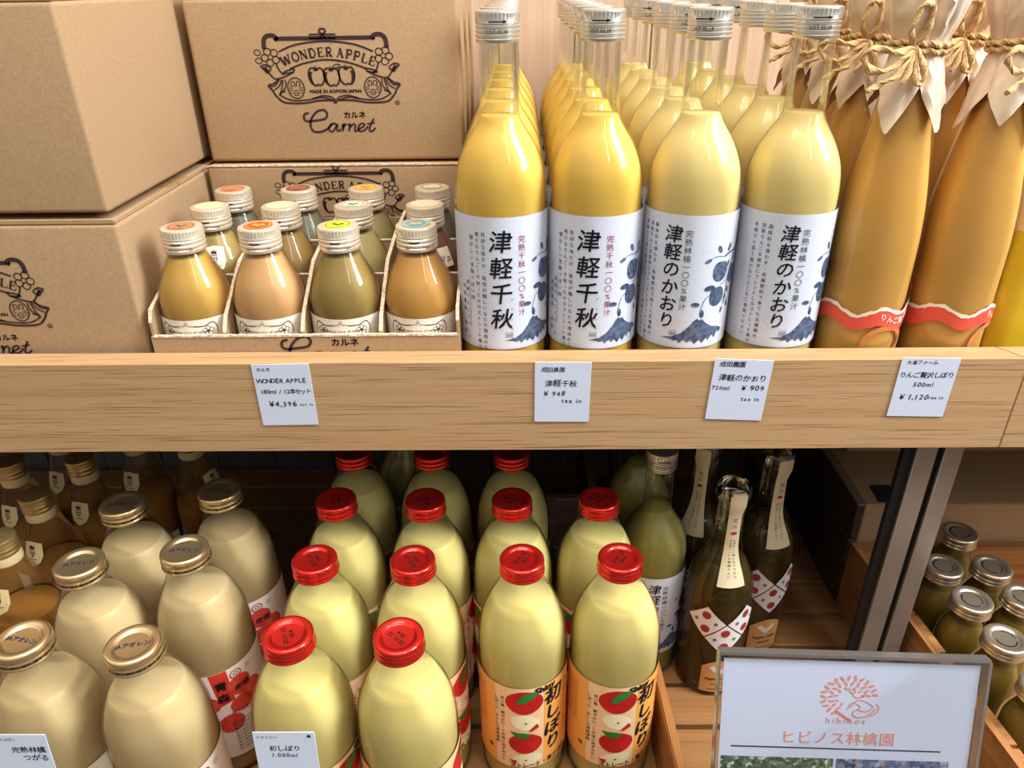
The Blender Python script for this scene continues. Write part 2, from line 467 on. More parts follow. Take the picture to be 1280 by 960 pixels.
def emblem():
    W_ = 1.4
    """crest print, drawn in its own units (x right, y up), 1130 wide"""
    g = G(); F = lambda pts: [(x-630, 330-y) for x, y in pts]
    st = lambda pts, w, **k: g.stroke(F(pts), w*W_, **k)
    st([(250, 100), (1000, 100)], 22)
    st([(515, 72), (720, 72), (720, 102), (515, 102)], 9, closed=True, smooth=False)
    st([(600, 98), (615, 70), (595, 50), (605, 32), (635, 32), (645, 50), (625, 70), (640, 98)], 10)
    for m in (0, 1):
        mk = lambda c: (lambda pts: [(c-x if m else x, y) for x, y in pts])
        M = mk(1262)
        st(M([(258, 112), (250, 88), (225, 76), (185, 80), (157, 112), (150, 180)]), 24)
        st(M([(258, 118), (238, 100)]), 12)
        st(M([(225, 290), (245, 345), (278, 382)]), 9)
        M = mk(1296)
        st(M([(365, 335), (300, 350), (278, 368), (350, 362), (365, 335)]), 9)
        st(M([(350, 362), (290, 392), (205, 412), (165, 372), (120, 318)]), 9)
        M = mk(1270); cxy = (190, 240)
        for a in range(5):
            an = a*2*PI/5+.5; px, py = cxy[0]+45*math.cos(an), cxy[1]+45*math.sin(an)
            (px, py) = M([(px, py)])[0]
            g.ell(px-630, 330-py, 28, 28, n=12, w=8)
        for (px, py, rr) in ((92, 205, 26), (95, 268, 26)):
            (px, py) = M([(px, py)])[0]
            if not m: g.ell(px-630, 330-py, rr, rr*.85, n=10, w=7)
        M = mk(1300)
        st(M([(100, 310), (140, 300), (180, 330), (150, 362), (130, 345), (100, 310)]), 8)
        st(M([(120, 318), (165, 345)]), 6); st(M([(140, 305), (150, 355)]), 6)
        M = mk(1332)
        st(M([(230, 415), (190, 448), (140, 465), (165, 500), (195, 555), (255, 603), (400, 610), (520, 592), (600, 588), (650, 590)]), 11)
        st(M([(150, 470), (195, 465), (235, 415)]), 7)
        st(M([(215, 545), (240, 500), (262, 420)]), 8); st(M([(180, 500), (225, 470), (250, 420)]), 7)
        st(M([(270, 510), (225, 530), (250, 560), (330, 588), (450, 582), (560, 565), (640, 590)]), 8)
        st(M([(282, 420), (278, 470), (245, 520)]), 7)
        st(M([(480, 575), (560, 552), (625, 560), (660, 585)]), 9)
        ox = M([(358, 488)])[0][0]-630; oy = 330-488
        g.ell(ox, oy, 66, 84, n=24, w=9)
        for s in (-1, 1):
            g.stroke([(ox+s*6, oy+12), (ox+s*10, oy+50), (ox+s*32, oy+50), (ox+s*36, oy+22), (ox+s*20, oy+18)], 7)
            g.stroke([(ox+s*56, oy+5), (ox+s*38, oy), (ox+s*30, oy+10)], 6)
            g.stroke([(ox+s*56, oy-15), (ox+s*38, oy-18), (ox+s*26, oy-8)], 6)
            g.stroke([(ox+s*50, oy-40), (ox+s*34, oy-36)], 6)
        g.stroke([(ox-20, oy-30), (ox, oy-16), (ox+20, oy-30), (ox+15, oy-55), (ox-15, oy-55)], 6, closed=True)
        g.stroke([(ox-12, oy-40), (ox+12, oy-40)], 5)
    st([(262, 200), (400, 148), (625, 124), (850, 148), (1000, 205)], 10)
    st([(330, 335), (450, 292), (625, 266), (800, 290), (940, 340)], 10)
    g.ell(680-630-20, 330-600, 18, 18, n=10)
    for ch, x in zip('WONDERAPPLE', (308, 386, 452, 522, 590, 654, 742, 812, 872, 934, 990)):
        t = (x-630)/370; y = 197+78*t*t
        serif(g, ch, x-630, 330-y-10, (74 if ch == 'W' else 60 if ch in 'OND' else 54), 72, -math.atan(2*78*t/370), 1.35)
    for cx, cy in ((535, 398), (775, 392), (655, 402)):
        g.stroke(F([(cx-10, cy-66), (cx-45, cy-64), (cx-62, cy-20), (cx-50, cy+40), (cx-18, cy+70), (cx+5, cy+64), (cx+30, cy+68), (cx+55, cy+35), (cx+62, cy-20), (cx+45, cy-62), (cx+12, cy-64), (cx, cy-55)]), 14, closed=True)
        s = 1 if cx == 775 else -1
        g.poly(F([(cx+s*58, cy-38), (cx+s*64, cy), (cx+s*52, cy+42), (cx+s*22, cy+68), (cx+s*36, cy+30), (cx+s*40, cy-5), (cx+s*30, cy-40)]))
        g.stroke(F([(cx-20, cy-55), (cx, cy-48), (cx+18, cy-56)]), 9)
        g.stroke(F([(cx, cy-50), (cx-4, cy-85)]), 9)
    g.stroke(F([(668, 330), (690, 305), (730, 305), (705, 330), (668, 330)]), 8)
    g.text('MADE IN AOMORI JAPAN', 42, 330-530, 40, bold=.03, align='C', wx=.92)
    g.ell(1160-630, 330-615, 16, 16, n=14, w=5); g.text('R', 1160-630, 330-624, 24, align='C', bold=.02)
    return g
def carnet():
    g = G(); F = lambda pts: [(x-630, 330-y) for x, y in pts]
    for pts, w in (([(432, 692), (400, 700), (388, 735), (412, 760), (480, 755), (560, 740), (582, 700), (556, 668), (500, 682), (450, 738), (434, 800), (455, 845), (510, 850), (570, 825), (612, 782)], 15),
                   ([(652, 790), (618, 782), (585, 812), (588, 846), (618, 842), (655, 790), (648, 838), (664, 844), (682, 824)], 12), ([(688, 812), (706, 786), (708, 800), (692, 848)], 12),
                   ([(698, 826), (712, 798), (732, 786)], 12), ([(742, 800), (757, 786), (757, 802), (744, 848)], 12), ([(750, 822), (785, 788), (802, 800), (792, 842), (808, 846), (830, 828)], 12),
                   ([(830, 828), (872, 806), (872, 786), (845, 788), (822, 820), (832, 848), (870, 842), (905, 808)], 12),
                   ([(957, 745), (930, 790), (912, 838), (932, 850), (966, 822)], 13), ([(898, 788), (962, 778)], 10)):
        g.stroke(F(pts), w*1.2)
    g.text('カルネ', 805-630, 330-735, 62, align='C', bold=.03)
    return g
EMB, CAR = emblem(), carnet()
def put_print(parent, x, y, z, k, name_car=True, emb=True, zclip=None):
    sx, sz = .0001175*k, .0001095*k
    if emb: link('crest_print', on_plane(EMB, lambda u, v: (x+u*sx, y, z+v*sz)), INK, parent)
    if name_car: link('script_lettering', on_plane(CAR, lambda u, v: (x+u*sx, y, z+v*sz)), INK, parent)

def ragged(x0, x1, y0, y1, z, h=.0012, n=60, seed=1):
    rnd = random.Random(seed); vs = []; fs = []
    for i in range(n+1):
        x = x0+(x1-x0)*i/n; j = rnd.uniform(-.0006, .0008)
        vs += [(x, y0-rnd.uniform(0, .0004), z-.0002), (x, y0-.0002, z+h+j), (x, y1, z+h+j*.5), (x, y1, z-.0002)]
    for i in range(n):
        for k in range(4):
            a, b = i*4+k, i*4+(k+1) % 4; fs.append((a, a+4, b+4, b))
    fs += [(0, 1, 2, 3), tuple(n*4+k for k in (3, 2, 1, 0))]
    return mesh(vs, fs)
def carton(label, x0, x1, y0, y1, z0, z1, flaps=True, group=None):
    cx, cy = (x0+x1)/2, (y0+y1)/2
    t = thing('cardboard_box', label, 'box', (cx, cy, z0), 0, group)
    X, Y, H = (x1-x0)/2, (y1-y0)/2, z1-z0
    top = H-.004 if flaps else H
    b = box(-X, X, -Y, Y, 0, top, .0035, 3)
    link('body', b, CARD, t)
    if flaps:
        link('flap', box(-X+.001, X-.001, -Y+.0005, -.0008, top, H, .0006, 1), CARD, t)
        link('flap', box(-X+.001, X-.001, .0008, Y-.0005, top, H, .0006, 1), CARD, t)
        link('packing_tape', box(-X+.001, X-.001, -.022, .022, H, H+.0003), pbr('clear_brown_tape', (176, 140, 96), .25, spec=.6), t)
    return t, (cx, cy, z0)
t, o0 = carton('plain cardboard box at top left, stacked on the printed box', -.585, -.3135, .029, .275, .1145, .262)
t, o0 = carton('printed cardboard box at far left with apple crest, under a plain box', -.577, -.311, .03, .275, -.036, .1095)
put_print(t, -.4475-o0[0], .03-o0[1]-.0003, .0515+.0-o0[2], .96)
t, o0 = carton('cut-down cardboard box with apple crest, behind the small bottle tray', -.3065, -.0605, .208, .44, -.036, .1105, flaps=False)
put_print(t, -.1795-o0[0], .208-o0[1]-.0003, .079-o0[2], .95, name_car=False)
link('torn_edge', ragged(-.1225, .1225, -.1162, -.113, .1463, n=70), CARDE, t)
t, o0 = carton('large cardboard box with whole apple crest and script word, behind the bottle tray', -.3045, -.0565, .2195, .435, .1128, .259)
put_print(t, -.1795-o0[0], .2195-o0[1]-.0003, .197-o0[2], 1.0)

# bottle tray
TX0, TX1, TY0, TY1 = -.3032, -.0515, .0228, .2065
tray = thing('bottle_tray', 'open cardboard tray with low cut front holding twelve small juice bottles', 'tray', ((TX0+TX1)/2, .115, -.036))
def tr(name, me, mat=CARD):
    me.transform(Matrix.Translation((-(TX0+TX1)/2, -.115, .036))); return link(name, me, mat, tray)
tr('bottom', box(TX0, TX1, TY0, TY1, -.0358, -.0345))
fr = tr('front_wall', box(TX0, TX1, TY0, TY0+.0022, -.0345, .0136))
tr('cut_edge', ragged(TX0+.002, TX1-.002, TY0-.0003, TY0+.0026, .0136, n=70, seed=3), CARDE)
tr('back_wall', box(TX0, TX1, TY1-.0022, TY1, -.0345, .06))
SIDE = [(TY0+.0025, -.0345), (TY1-.0025, -.0345), (TY1-.0025, .062), (.12, .052), (.085, .042), (.05, .0405), (.030, .034), (TY0+.0025, .0250)]
for x in (TX0, TX1-.0022):
    tr('side_wall', prism(SIDE, x, x+.0022, 'yz'))
    tr('cut_edge', prism([(p[0], p[1]) for p in SIDE[2:]] + [(p[0], p[1]+.0012) for p in reversed(SIDE[2:])], x-.0002, x+.0024, 'yz'), CARDE)
for x in (-.2435, -.1795, -.1155):
    D = [(TY0+.003, -.0345), (TY1-.003, -.0345), (TY1-.003, .066), (.14, .064), (.085, .056), (.05, .036), (.034, .026), (TY0+.003, .0160)]
    tr('divider', prism(D, x-.0012, x+.0012, 'yz'))
    tr('cut_edge', prism(D[2:] + [(p[0], p[1]+.0012) for p in reversed(D[2:])], x-.0015, x+.0015, 'yz'), CARDE)
for y, z in ((.0873, .043), (.1485, .054)):
    for xa, xb in ((TX0+.0026, -.2452), (-.2418, -.1812), (-.1778, -.1172), (-.1138, TX1-.0026)):
        tr('cross_divider', box(xa, xb, y-.001, y+.001, -.0345, z))
        tr('cut_edge', box(xa, xb, y-.0014, y+.0014, z, z+.0011), CARDE)
g = G(); g.add([p for p in CAR.v], CAR.f)
cw = on_plane(g, lambda u, v: (-.167+u*.000125, TY0-.0003, v*.00012+.0485+.0055))
bm = bmesh.new(); bm.from_mesh(cw)
bmesh.ops.bisect_plane(bm, geom=list(bm.verts)+list(bm.edges)+list(bm.faces), plane_co=(0, 0, -.033), plane_no=(0, 0, -1), clear_outer=True)
bm.to_mesh(cw); bm.free()
cw = tr('script_lettering', cw, INK)

# ---------------------------------------------------------------- cap shapes
def screw_cap(r, h, knurl_h=.3, n=72, rings=3, skirt=True):
    """aluminium pilfer-proof cap, z from 0 to h"""
    p = [(r*.96, 0)]
    for i in range(rings):
        z = h*(.04+.56*i/rings); d = h*.56/rings
        p += [(r*1.0, z+d*.15), (r*1.0, z+d*.5), (r*.955, z+d*.72), (r*.955, z+d*.86)]
    z = h*.62
    p += [(r*1.0, z), (r*1.0, h*.93), (r*.96, h*.985), (r*.9, h), (r*.5, h*1.0), (0.0001, h)]
    def rf(rr, zz, a, i):
        return rr*(.965 if (i % 2 and h*.66 < zz < h*.95 and rr > r*.95) else 1)
    prof = []
    for a, b in zip(p, p[1:]):
        prof.append(a)
        if a[1] == z or abs(a[1]-z) < 1e-9: prof += [(r, h*.68), (r, h*.9)]
    prof.append(p[-1])
    return lathe(prof, n, 35, rfun=rf)
def lug_cap(r, h, n=64):
    """jar-style twist cap with recessed centre"""
    p = [(r*.93, 0), (r*.99, .0003), (r*1.02, h*.06), (r*1.02, h*.14), (r*.97, h*.2), (r*.97, h*.28), (r*1.0, h*.34), (r*1.0, h*.44), (r*.955, h*.5), (r*.955, h*.58),
         (r*.995, h*.64), (r, h*.78), (r*.985, h*.9), (r*.94, h*.985), (r*.86, h), (r*.74, h*.98), (r*.66, h*.93), (r*.62, h*.87), (r*.58, h*.86), (.0001, h*.87)]
    return lathe(p, n, 55)
def bottle_body(parent, outer, level, juice_m, inset=.0014, glass=GLASS, n=56, floor=.004):
    """outer: (r, z) from base up. glass shell open at the lip; juice body to the fill level"""
    link('glass', lathe([(outer[0][0]*.5, outer[0][1]+.003), (outer[0][0]*.85, outer[0][1])]+list(outer), n, 60), glass, parent)
    prof = [(max(.001, rad_at(outer, z)-inset), z) for z in [outer[0][1]+floor+(level-outer[0][1]-floor)*i/40 for i in range(41)]]
    prof = [(prof[0][0]*.9, prof[0][1]-.0015)] + prof
    prof.append((prof[-1][0]*.97, level+.0003))
    j = link('juice', lathe(prof, n, 60, True, True), juice_m, parent)
    return j

def lift(t, dz):
    """put the thing's origin dz lower, at its base"""
    for c in kids(t):
        if c.location.length > 0: c.location.z += dz
        else:
            c.data.transform(Matrix.Translation((0, 0, dz)))
            for d in kids(c): d.data.transform(Matrix.Translation((0, 0, dz)))
# ---------------------------------------------------------------- tall golden juice bottles with white calligraphy labels
KR = .0366
K_OUT = smooth_prof([(KR*.93, -.018), (KR*.99, -.014), (KR, -.008), (KR, .06), (KR, .118), (KR*.995, .140), (.0350, .154), (.0325, .163), (.0290, .1715), (.0245, .1795), (.0195, .187), (.0160, .1935), (.0149, .200), (.0143, .22), (.0139, .236), (.0138, .247)], 4)
K_OUT = [(min(r, KR), z) for r, z in K_OUT]
def mountain(g, x0, x1, z0, zp, k=1):
    w = x1-x0; rnd = random.Random(4)
    top = [(0, .18), (.18, .26), (.3, .42), (.42, .72), (.47, .9), (.52, 1), (.56, .93), (.6, .97), (.66, .8), (.78, .62), (.9, .55), (1, .42)]
    bot = [(.97, .3), (.9, .34), (.86, .12), (.8, .28), (.74, .08), (.7, .2), (.64, 0), (.58, .15), (.52, -.02), (.46, .14), (.4, .05), (.36, .16), (.28, .02), (.26, .14), (.2, .1), (.12, .16)]
    g.poly([(x0+w*a, z0+(zp-z0)*b) for a, b in top+bot])
def branch(g, x, z, s=1):
    P = lambda a, b: (x+a*s, z+b*s)
    for cx, cz, rx, rz, ro in ((0, 0, .0078, .0088, .1), (-.0012, -.0205, .0074, .0086, -.1), (.0165, -.005, .0062, .0085, .1)):
        g.poly([P(cx+rx*math.cos(a)*(1+.05*math.cos(3*a)), cz+rz*math.sin(a)*(1-.12*(math.sin(a) > .9))) for a in [2*PI*i/18 for i in range(18)]])
    for pts, w in (([(.026, .030), (.020, .016), (.013, .002), (.010, -.012), (.009, -.030)], .0011), ([(.019, .014), (.010, .0135), (.003, .0115)], .0016),
                   ([(.003, .0115), (-.006, .0125), (-.012, .0105)], .0005), ([(.012, -.003), (.006, -.010), (.001, -.0115)], .0007), ([(-.007, -.018), (-.012, -.022), (-.015, -.031)], .0005), ([(.009, -.02), (.006, -.028)], .0005), ([(.010, -.022), (.014, -.03)], .0005)):
        g.stroke([P(a, b) for a, b in pts], w*s)
    for cx, cz, l, ro in ((-.003, .018, .0062, 2.1), (-.0125, .0095, .0055, .4), (.008, .018, .006, 1.1), (-.009, -.013, .0085, .1), (-.0195, -.026, .0065, -.1), (-.0135, -.034, .0065, 1.7), (.0085, .0045, .005, 1.6), (.0125, -.018, .005, 1.7), (.006, -.034, .005, 1.3), (.014, -.031, .005, 2.0), (.017, .0085, .005, 1.2)):
        g.ell(*P(cx, cz), l*.55*s, l*.28*s, rot=ro, n=10)
rk = lambda z: KR
LZ = .018           # base height below lip: label heights are given above the base
def kaori_bottle(kind, label, loc, rz):
    t = thing('juice_bottle', label, 'bottle', loc, rz, 'tall golden juice bottles on the oak shelf')
    bottle_body(t, K_OUT, .1955, J_GOLD if kind == 'chiaki' else J_YEL)
    link('cap', screw_cap(.0160, .0205, rings=4), SILVER, t).location = (0, 0, .2455)
    cap = kids(t)[-1]
    cap = [c for c in kids(t) if c.name.startswith('cap')][0]
    g = G(); g.stroke([(-.006, .0136), (.0045, .0136)], .0008, smooth=False); g.poly([(.004, .0147), (.008, .0136), (.004, .0125)])
    g.text('LOT 02.18', 0, .0062, .0034, align='C', bold=.01)
    link('arrow_print', on_cyl(g, lambda z: .0161), BLACK, cap)
    lab = link('label', patch(rk, -.098, .098, .0180, .1275, n=60), LABEL, t)
    g = G(); red = G(); nv = G()
    if kind == 'chiaki':
        g.vtext('津軽千秋', 0, .1275+.0005-.0085, .0185, .0212, bold=.012, shear=.12)
        red.vtext('完熟千秋一〇〇%果汁', .0165, .1135, .0062, .0067)
        for s, u, z, sz, p in (('良好な味だが、栽培が難しいなどの理由から', -.0137, .1165, .0038, .0050), ('希少なりんご「千秋」だけのストレート果汁', -.0190, .1165, .0038, .0050), ('懐かしい甘酸っぱい味', -.0243, .1135, .0040, .0055), ('津軽りんごジュース', -.0300, .0760, .0036, .0060), ('成田農園 青森', -.0345, .0720, .0036, .0065)):
            g.vtext(s, u, z, sz, p)
        g.stroke([(-.0275, .078), (-.0275, .035)], .0003, smooth=False)
        g.vtext('せんしゅう', .0083, .066, .0022, .0085)
        mo = (.002, .050)
    else:
        g.vtext('津軽のかおり', 0, .1275-.0075, .0142, .0143, bold=.012, shear=.12)
        gi = G(); gi.vtext('完熟林檎一〇〇%果汁', .0115, .1170, .0062, .0066)
        for s, u, z, sz, p in (('酸味料を使わず、有機肥料で育てた五種類の', -.0150, .1195, .0036, .0048), ('完熟りんごを絶妙にブレンドしたストレート果汁', -.0205, .1195, .0036, .0046), ('本格さと香り豊かなりんごをご堪能ください', -.0268, .1195, .0036, .0048)):
            g.vtext(s, u, z, sz, p)
        link('green_lettering', on_cyl(gi, rk, .0006), GREENINK, lab)
        mo = (-.004, .050)
    g.stroke([(.003, .0290), (.0085, .0290), (.0085, .0330), (.003, .0330)], .0003, closed=True, smooth=False)
    g.text('成田', .0058, .0298, .0026, align='C')
    branch(nv, .041, .082)
    mountain(nv, mo[0], mo[1], .0222, .0440)
    link('lettering', on_cyl(g, rk, .0006), BLACK, lab)
    if red.v: link('red_lettering', on_cyl(red, rk, .0006), REDINK, lab)
    link('ink_painting', on_cyl(nv, rk, .0006), NAVY, lab)
    rnd = random.Random(5); sp = G()
    for i in range(70):
        sp.stroke([(u0 := rnd.uniform(-.04, .06), z0 := rnd.uniform(.02, .124)), (u0+rnd.uniform(-.0006, .0006), z0+rnd.uniform(-.0006, .0006))], .0002, smooth=False)
    link('paper_fleck', on_cyl(sp, rk, .0005, cut=0), NAVY, lab)['kind'] = 'stuff'
    lift(t, .018); return proto(t)
KX = (-.0165, .0585, .1345, .2105)
KROT = (0, -12, -30, -11)
ch = kaori_bottle('chiaki', 'tall golden juice bottle, front row, first from the left beside the cardboard tray', (KX[0], .0605, -.036), 0)
ka = kaori_bottle('kaori', 'tall pale golden juice bottle, front row, second from the right, apples fully shown', (KX[2], .0605, -.036), R(KROT[2]))
G1 = 'tall golden juice bottles on the oak shelf'
dup(ch, (KX[1], .0605, -.036), R(KROT[1]), 'tall golden juice bottle, front row, second from the left')
dup(ka, (KX[3], .0605, -.036), R(KROT[3]), 'tall pale golden juice bottle, front row, rightmost beside paper-topped bottles')
cn = ['leftmost', 'second', 'third', 'rightmost']; rn = ['second', 'third', 'fourth', 'fifth', 'rearmost']
for c in range(4):
    for r in range(5):
        rr = random.uniform(-1.2, 1.2)
        dup(ch if c < 2 else ka, (KX[c], .0605+.0752*(r+1), -.036), rr, 'tall juice bottle with silver cap, %s column, %s from the front' % (cn[c], rn[r]) if r < 4 else 'tall juice bottle with silver cap, %s column, rearmost' % cn[c])

# ---------------------------------------------------------------- twelve small bottles in the tray
SR = .0304
S_OUT = smooth_prof([(SR*.93, -.018), (SR*.99, -.015), (SR, -.010), (SR, .04), (SR*.995, .051), (SR*.95, .0595), (.0265, .0675), (.0228, .0755), (.0187, .0835), (.0156, .0900), (.0142, .094), (.0139, .104)], 4)
rs = lambda z: rad_at(S_OUT, z)
SIDEJ = {}
caps12 = [[('orange apple', (214, 120, 84), (70, 100, 60)), ('red and orange', (206, 74, 40), (240, 170, 60)), ('lime green and yellow', (206, 214, 60), (60, 90, 40)), ('blue with golden apples', (104, 150, 176), (220, 190, 90))],
          [None, None, ('white with green lettering', (214, 214, 190), (90, 130, 100)), None],
          [('coral red', (208, 120, 80), (190, 90, 60)), ('dark brown ringed', (150, 90, 70), (90, 50, 40)), ('yellow and brown ringed', (226, 180, 80), (190, 110, 50)), ('grey lettered', (200, 190, 160), (80, 80, 70))]]
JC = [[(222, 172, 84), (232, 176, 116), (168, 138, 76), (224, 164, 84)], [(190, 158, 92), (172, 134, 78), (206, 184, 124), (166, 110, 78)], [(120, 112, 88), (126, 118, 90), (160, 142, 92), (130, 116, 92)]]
SX = (-.2737, -.2113, -.1475, -.0848); SY = (.0562, .118, .1785)
crest_g = None
def crest(w=.018, h=.022):
    """shield neck label, centred at 0,0: outline polygon and its ink"""
    pts = [(-.5, .42), (0, .5), (.5, .42), (.46, -.05), (.3, -.32), (0, -.5), (-.3, -.32), (-.46, -.05)]
    sheet = G().poly([(a*w, b*h) for a, b in pts])
    g = G(); k = w
    g.stroke([(-.12*k, .18*h), (-.12*k, .02*h), (0, -.1*h), (.12*k, .02*h), (.12*k, .18*h)], .035*k, smooth=False, closed=True)
    g.stroke([(0, .18*h), (0, -.08*h)], .03*k, smooth=False); g.stroke([(-.12*k, .07*h), (.12*k, .07*h)], .03*k, smooth=False)
    g.poly([(-.14*k, .22*h), (-.15*k, .36*h), (-.07*k, .29*h), (0, .37*h), (.07*k, .29*h), (.15*k, .36*h), (.14*k, .22*h)])
    g.text('Carnet', 0, -.22*h, .13*k, align='C', shear=.3, bold=.01)
    for i in range(9):
        a = PI+.25+i*(PI-.5)/8
        g.ell(.34*k*math.cos(a), .0*h+.36*h*math.sin(a), .025*k, .014*k, rot=a, n=6)
    return sheet, g
def small_bottle(ci, ri, label):
    x, y = SX[ci], SY[ri]
    t = thing('small_juice_bottle', label, 'bottle', (x, y, -.0343), 0, 'small juice bottles in the cardboard tray')
    jm = juice('small_bottle_juice', JC[ri][ci]) if False else pbr('tray_juice_%d_%d' % (ri, ci), JC[ri][ci], .35, spec=.2, sss=.2, radius=(1, .6, .25), scale=.003, var=.35, vscale=30)
    bottle_body(t, S_OUT, .0885, jm, n=48)
    cp = link('cap', screw_cap(.0166, .0188, rings=3, n=80), pbr('cream_cap_metal', (236, 220, 194), .3, metal=.55), t); cp.location = (0, 0, .0935)
    g = G(); g.stroke([(-.004, .0082), (.004, .0082)], .0009, smooth=False); g.text('ABCTEPI 23.09.08', .002, .0028, .0026, align='C'); g.text('18.06.22', .012, .0028, .0026, align='C')
    link('cap_lettering', on_cyl(g, lambda z: .0166), BLACK, cp)
    c = caps12[ri][ci]
    if c:
        st = link('sticker', lathe([(.0112, .01895), (.0112, .01915), (.0001, .01915)], 28), pbr('sticker_%d_%d' % (ri, ci), c[1], .5), cp)
        g = G(); g.ell(0, 0, .0095, .0095, n=22, w=.0009)
        if ri == 0 or ci == 2:
            for k in range(3): g.ell(-.003+.003*k, .001*(-1)**k, .0022, .0022, n=8)
        g.text('RINGO', 0, -.0072, .0028, align='C', bold=.02)
        link('sticker_print', on_plane(g, lambda u, v: (u, v, .0193)), pbr('sticker_ink_%d_%d' % (ri, ci), c[2], .5), cp)
    else:
        link('sticker', lathe([(.0125, .01895), (.0125, .01910), (.0001, .01910)], 28), pbr('plain_tan_sticker', (206, 186, 152), .6), cp)
    lab = link('label', patch(rs, -.078, .078, .004, .0430, n=36), pbr('cream_label_paper', (230, 216, 196), .6), t)
    g = G()
    for s in (-1, 1):
        g.stroke([(s*.0005, .0385), (s*.002, .037), (s*.004, .0372), (s*.006, .0362)], .0004)
        g.stroke([(s*.006, .0366), (s*.014, .0362), (s*.020, .0385), (s*.0225, .037)], .0008)
        g.stroke([(s*.0225, .037), (s*.024, .033), (s*.0235, .028)], .0006)
        for a in range(5):
            g.ell(s*.0165+.0026*math.cos(a*2*PI/5+.3), .0315+.0026*math.sin(a*2*PI/5+.3), .0018, .0018, n=8, w=.0004)
        g.ell(s*.0165, .0315, .0008, .0008, n=6)
    g.ell(0, .0395, .0011, .0011, n=8, w=.0003)
    g.text('Delicious juice of nature', 0, .0305, .0034, align='C', shear=.2)
    g.text('WONDER APPLE', 0, .022, .0048, align='C', bold=.02)
    g.xf(lambda u, v: (u, v+.0010)); link('lettering', on_cyl(g, rs, .0005), INK, lab)
    if (ci, ri) in ((0, 1),):
        sheet, ink = crest(.019, .023)
        mv = lambda G_: G_.xf(lambda u, v: (u+.006, v+.071))
        s = link('neck_label', on_cyl(mv(sheet), rs, .0005), pbr('cream_label_paper', (230, 216, 196), .6), t)
        link('crest_print', on_cyl(mv(ink), rs, .0008), INK, s)
    if (ci, ri) == (3, 1):
        g = G().poly([(.012, .062), (.026, .062), (.026, .078), (.012, .078)])
        s = link('neck_label', on_cyl(g, rs, .0005), pbr('cream_label_paper', (230, 216, 196), .6), t)
        link('lettering', on_cyl(G().text('ジュ', .019, .067, .006, align='C', bold=.02), rs, .0008), INK, s)
    lift(t, .018); return t
rowsn = ['front row', 'middle row', 'back row']; colsn = ['far left', 'second from left', 'third from left', 'far right']
for ri in range(3):
    for ci in range(4):
        c = caps12[ri][ci]
        small_bottle(ci, ri, 'small tray bottle, %s, %s, %s cap' % (rowsn[ri], colsn[ci], c[0] if c else 'plain tan'))

# ---------------------------------------------------------------- paper-topped amber bottles
CR = .0338
C_OUT = smooth_prof([(CR*.93, -.018), (CR*.99, -.014), (CR, -.008), (CR, .08), (CR*.985, .106), (.0312, .132), (.0270, .160), (.0226, .186), (.0186, .208), (.0160, .225), (.0145, .245), (.0140, .275)], 4)
rc = lambda z: rad_at(C_OUT, z)
def paper_wrap(seed):
    rnd = random.Random(seed); n = 110; rows = 22; vs = []; fs = []
    ph = [rnd.uniform(0, 2*PI) for _ in range(4)]
    tips = sorted([(rnd.uniform(-.2, .2)+k*2*PI/5, rnd.uniform(.022, .036)) for k in range(5)])
    ZJ = .2395
    for i in range(n):
        a = 2*PI*i/n
        d = 0
        for ta, tl in tips:
            da = abs((a-ta+PI) % (2*PI)-PI); d = max(d, tl*(1-da/.62))
        zb = .212-d-.004*math.sin(3*a+ph[1])
        for j in range(rows+1):
            z = zb+(.300-zb)*j/rows
            base = rc(min(z, .27))+.0016
            if z > ZJ: base += .0035*min(1, (z-ZJ)/.02)
            q = a+.25*math.sin(2*a+ph[2])+.35*(z-ZJ)*10*math.sin(a+ph[3])
            pl = abs(math.sin(2.5*q+ph[0]))**.7*.75+abs(math.sin(5.5*q+ph[3]))*.4
            amp = .0075*min(1, abs(z-ZJ)/.03)+.0010
            r = base+amp*pl*(.45 if z < ZJ else 1.0) + max(0, (ZJ-z))*.03
            r += .0006*math.sin(z*420+6*math.sin(3*a+ph[1]))*math.sin(5*a+ph[2])
            vs.append((r*math.cos(a), r*math.sin(a), z))
    for i in range(n):
        k = (i+1) % n
        for j in range(rows):
            fs.append((i*(rows+1)+j, k*(rows+1)+j, k*(rows+1)+j+1, i*(rows+1)+j+1))
    return mesh(vs, fs, True, 25)
def rope_mesh(paths):
    V, F = [], []
    for pts, closed in paths:
        v, f = rope(cat(pts, 9, closed), .00205, closed); b = len(V); V += v; F += [tuple(i+b for i in q) for q in f]
    return mesh(V, F, True, 60)
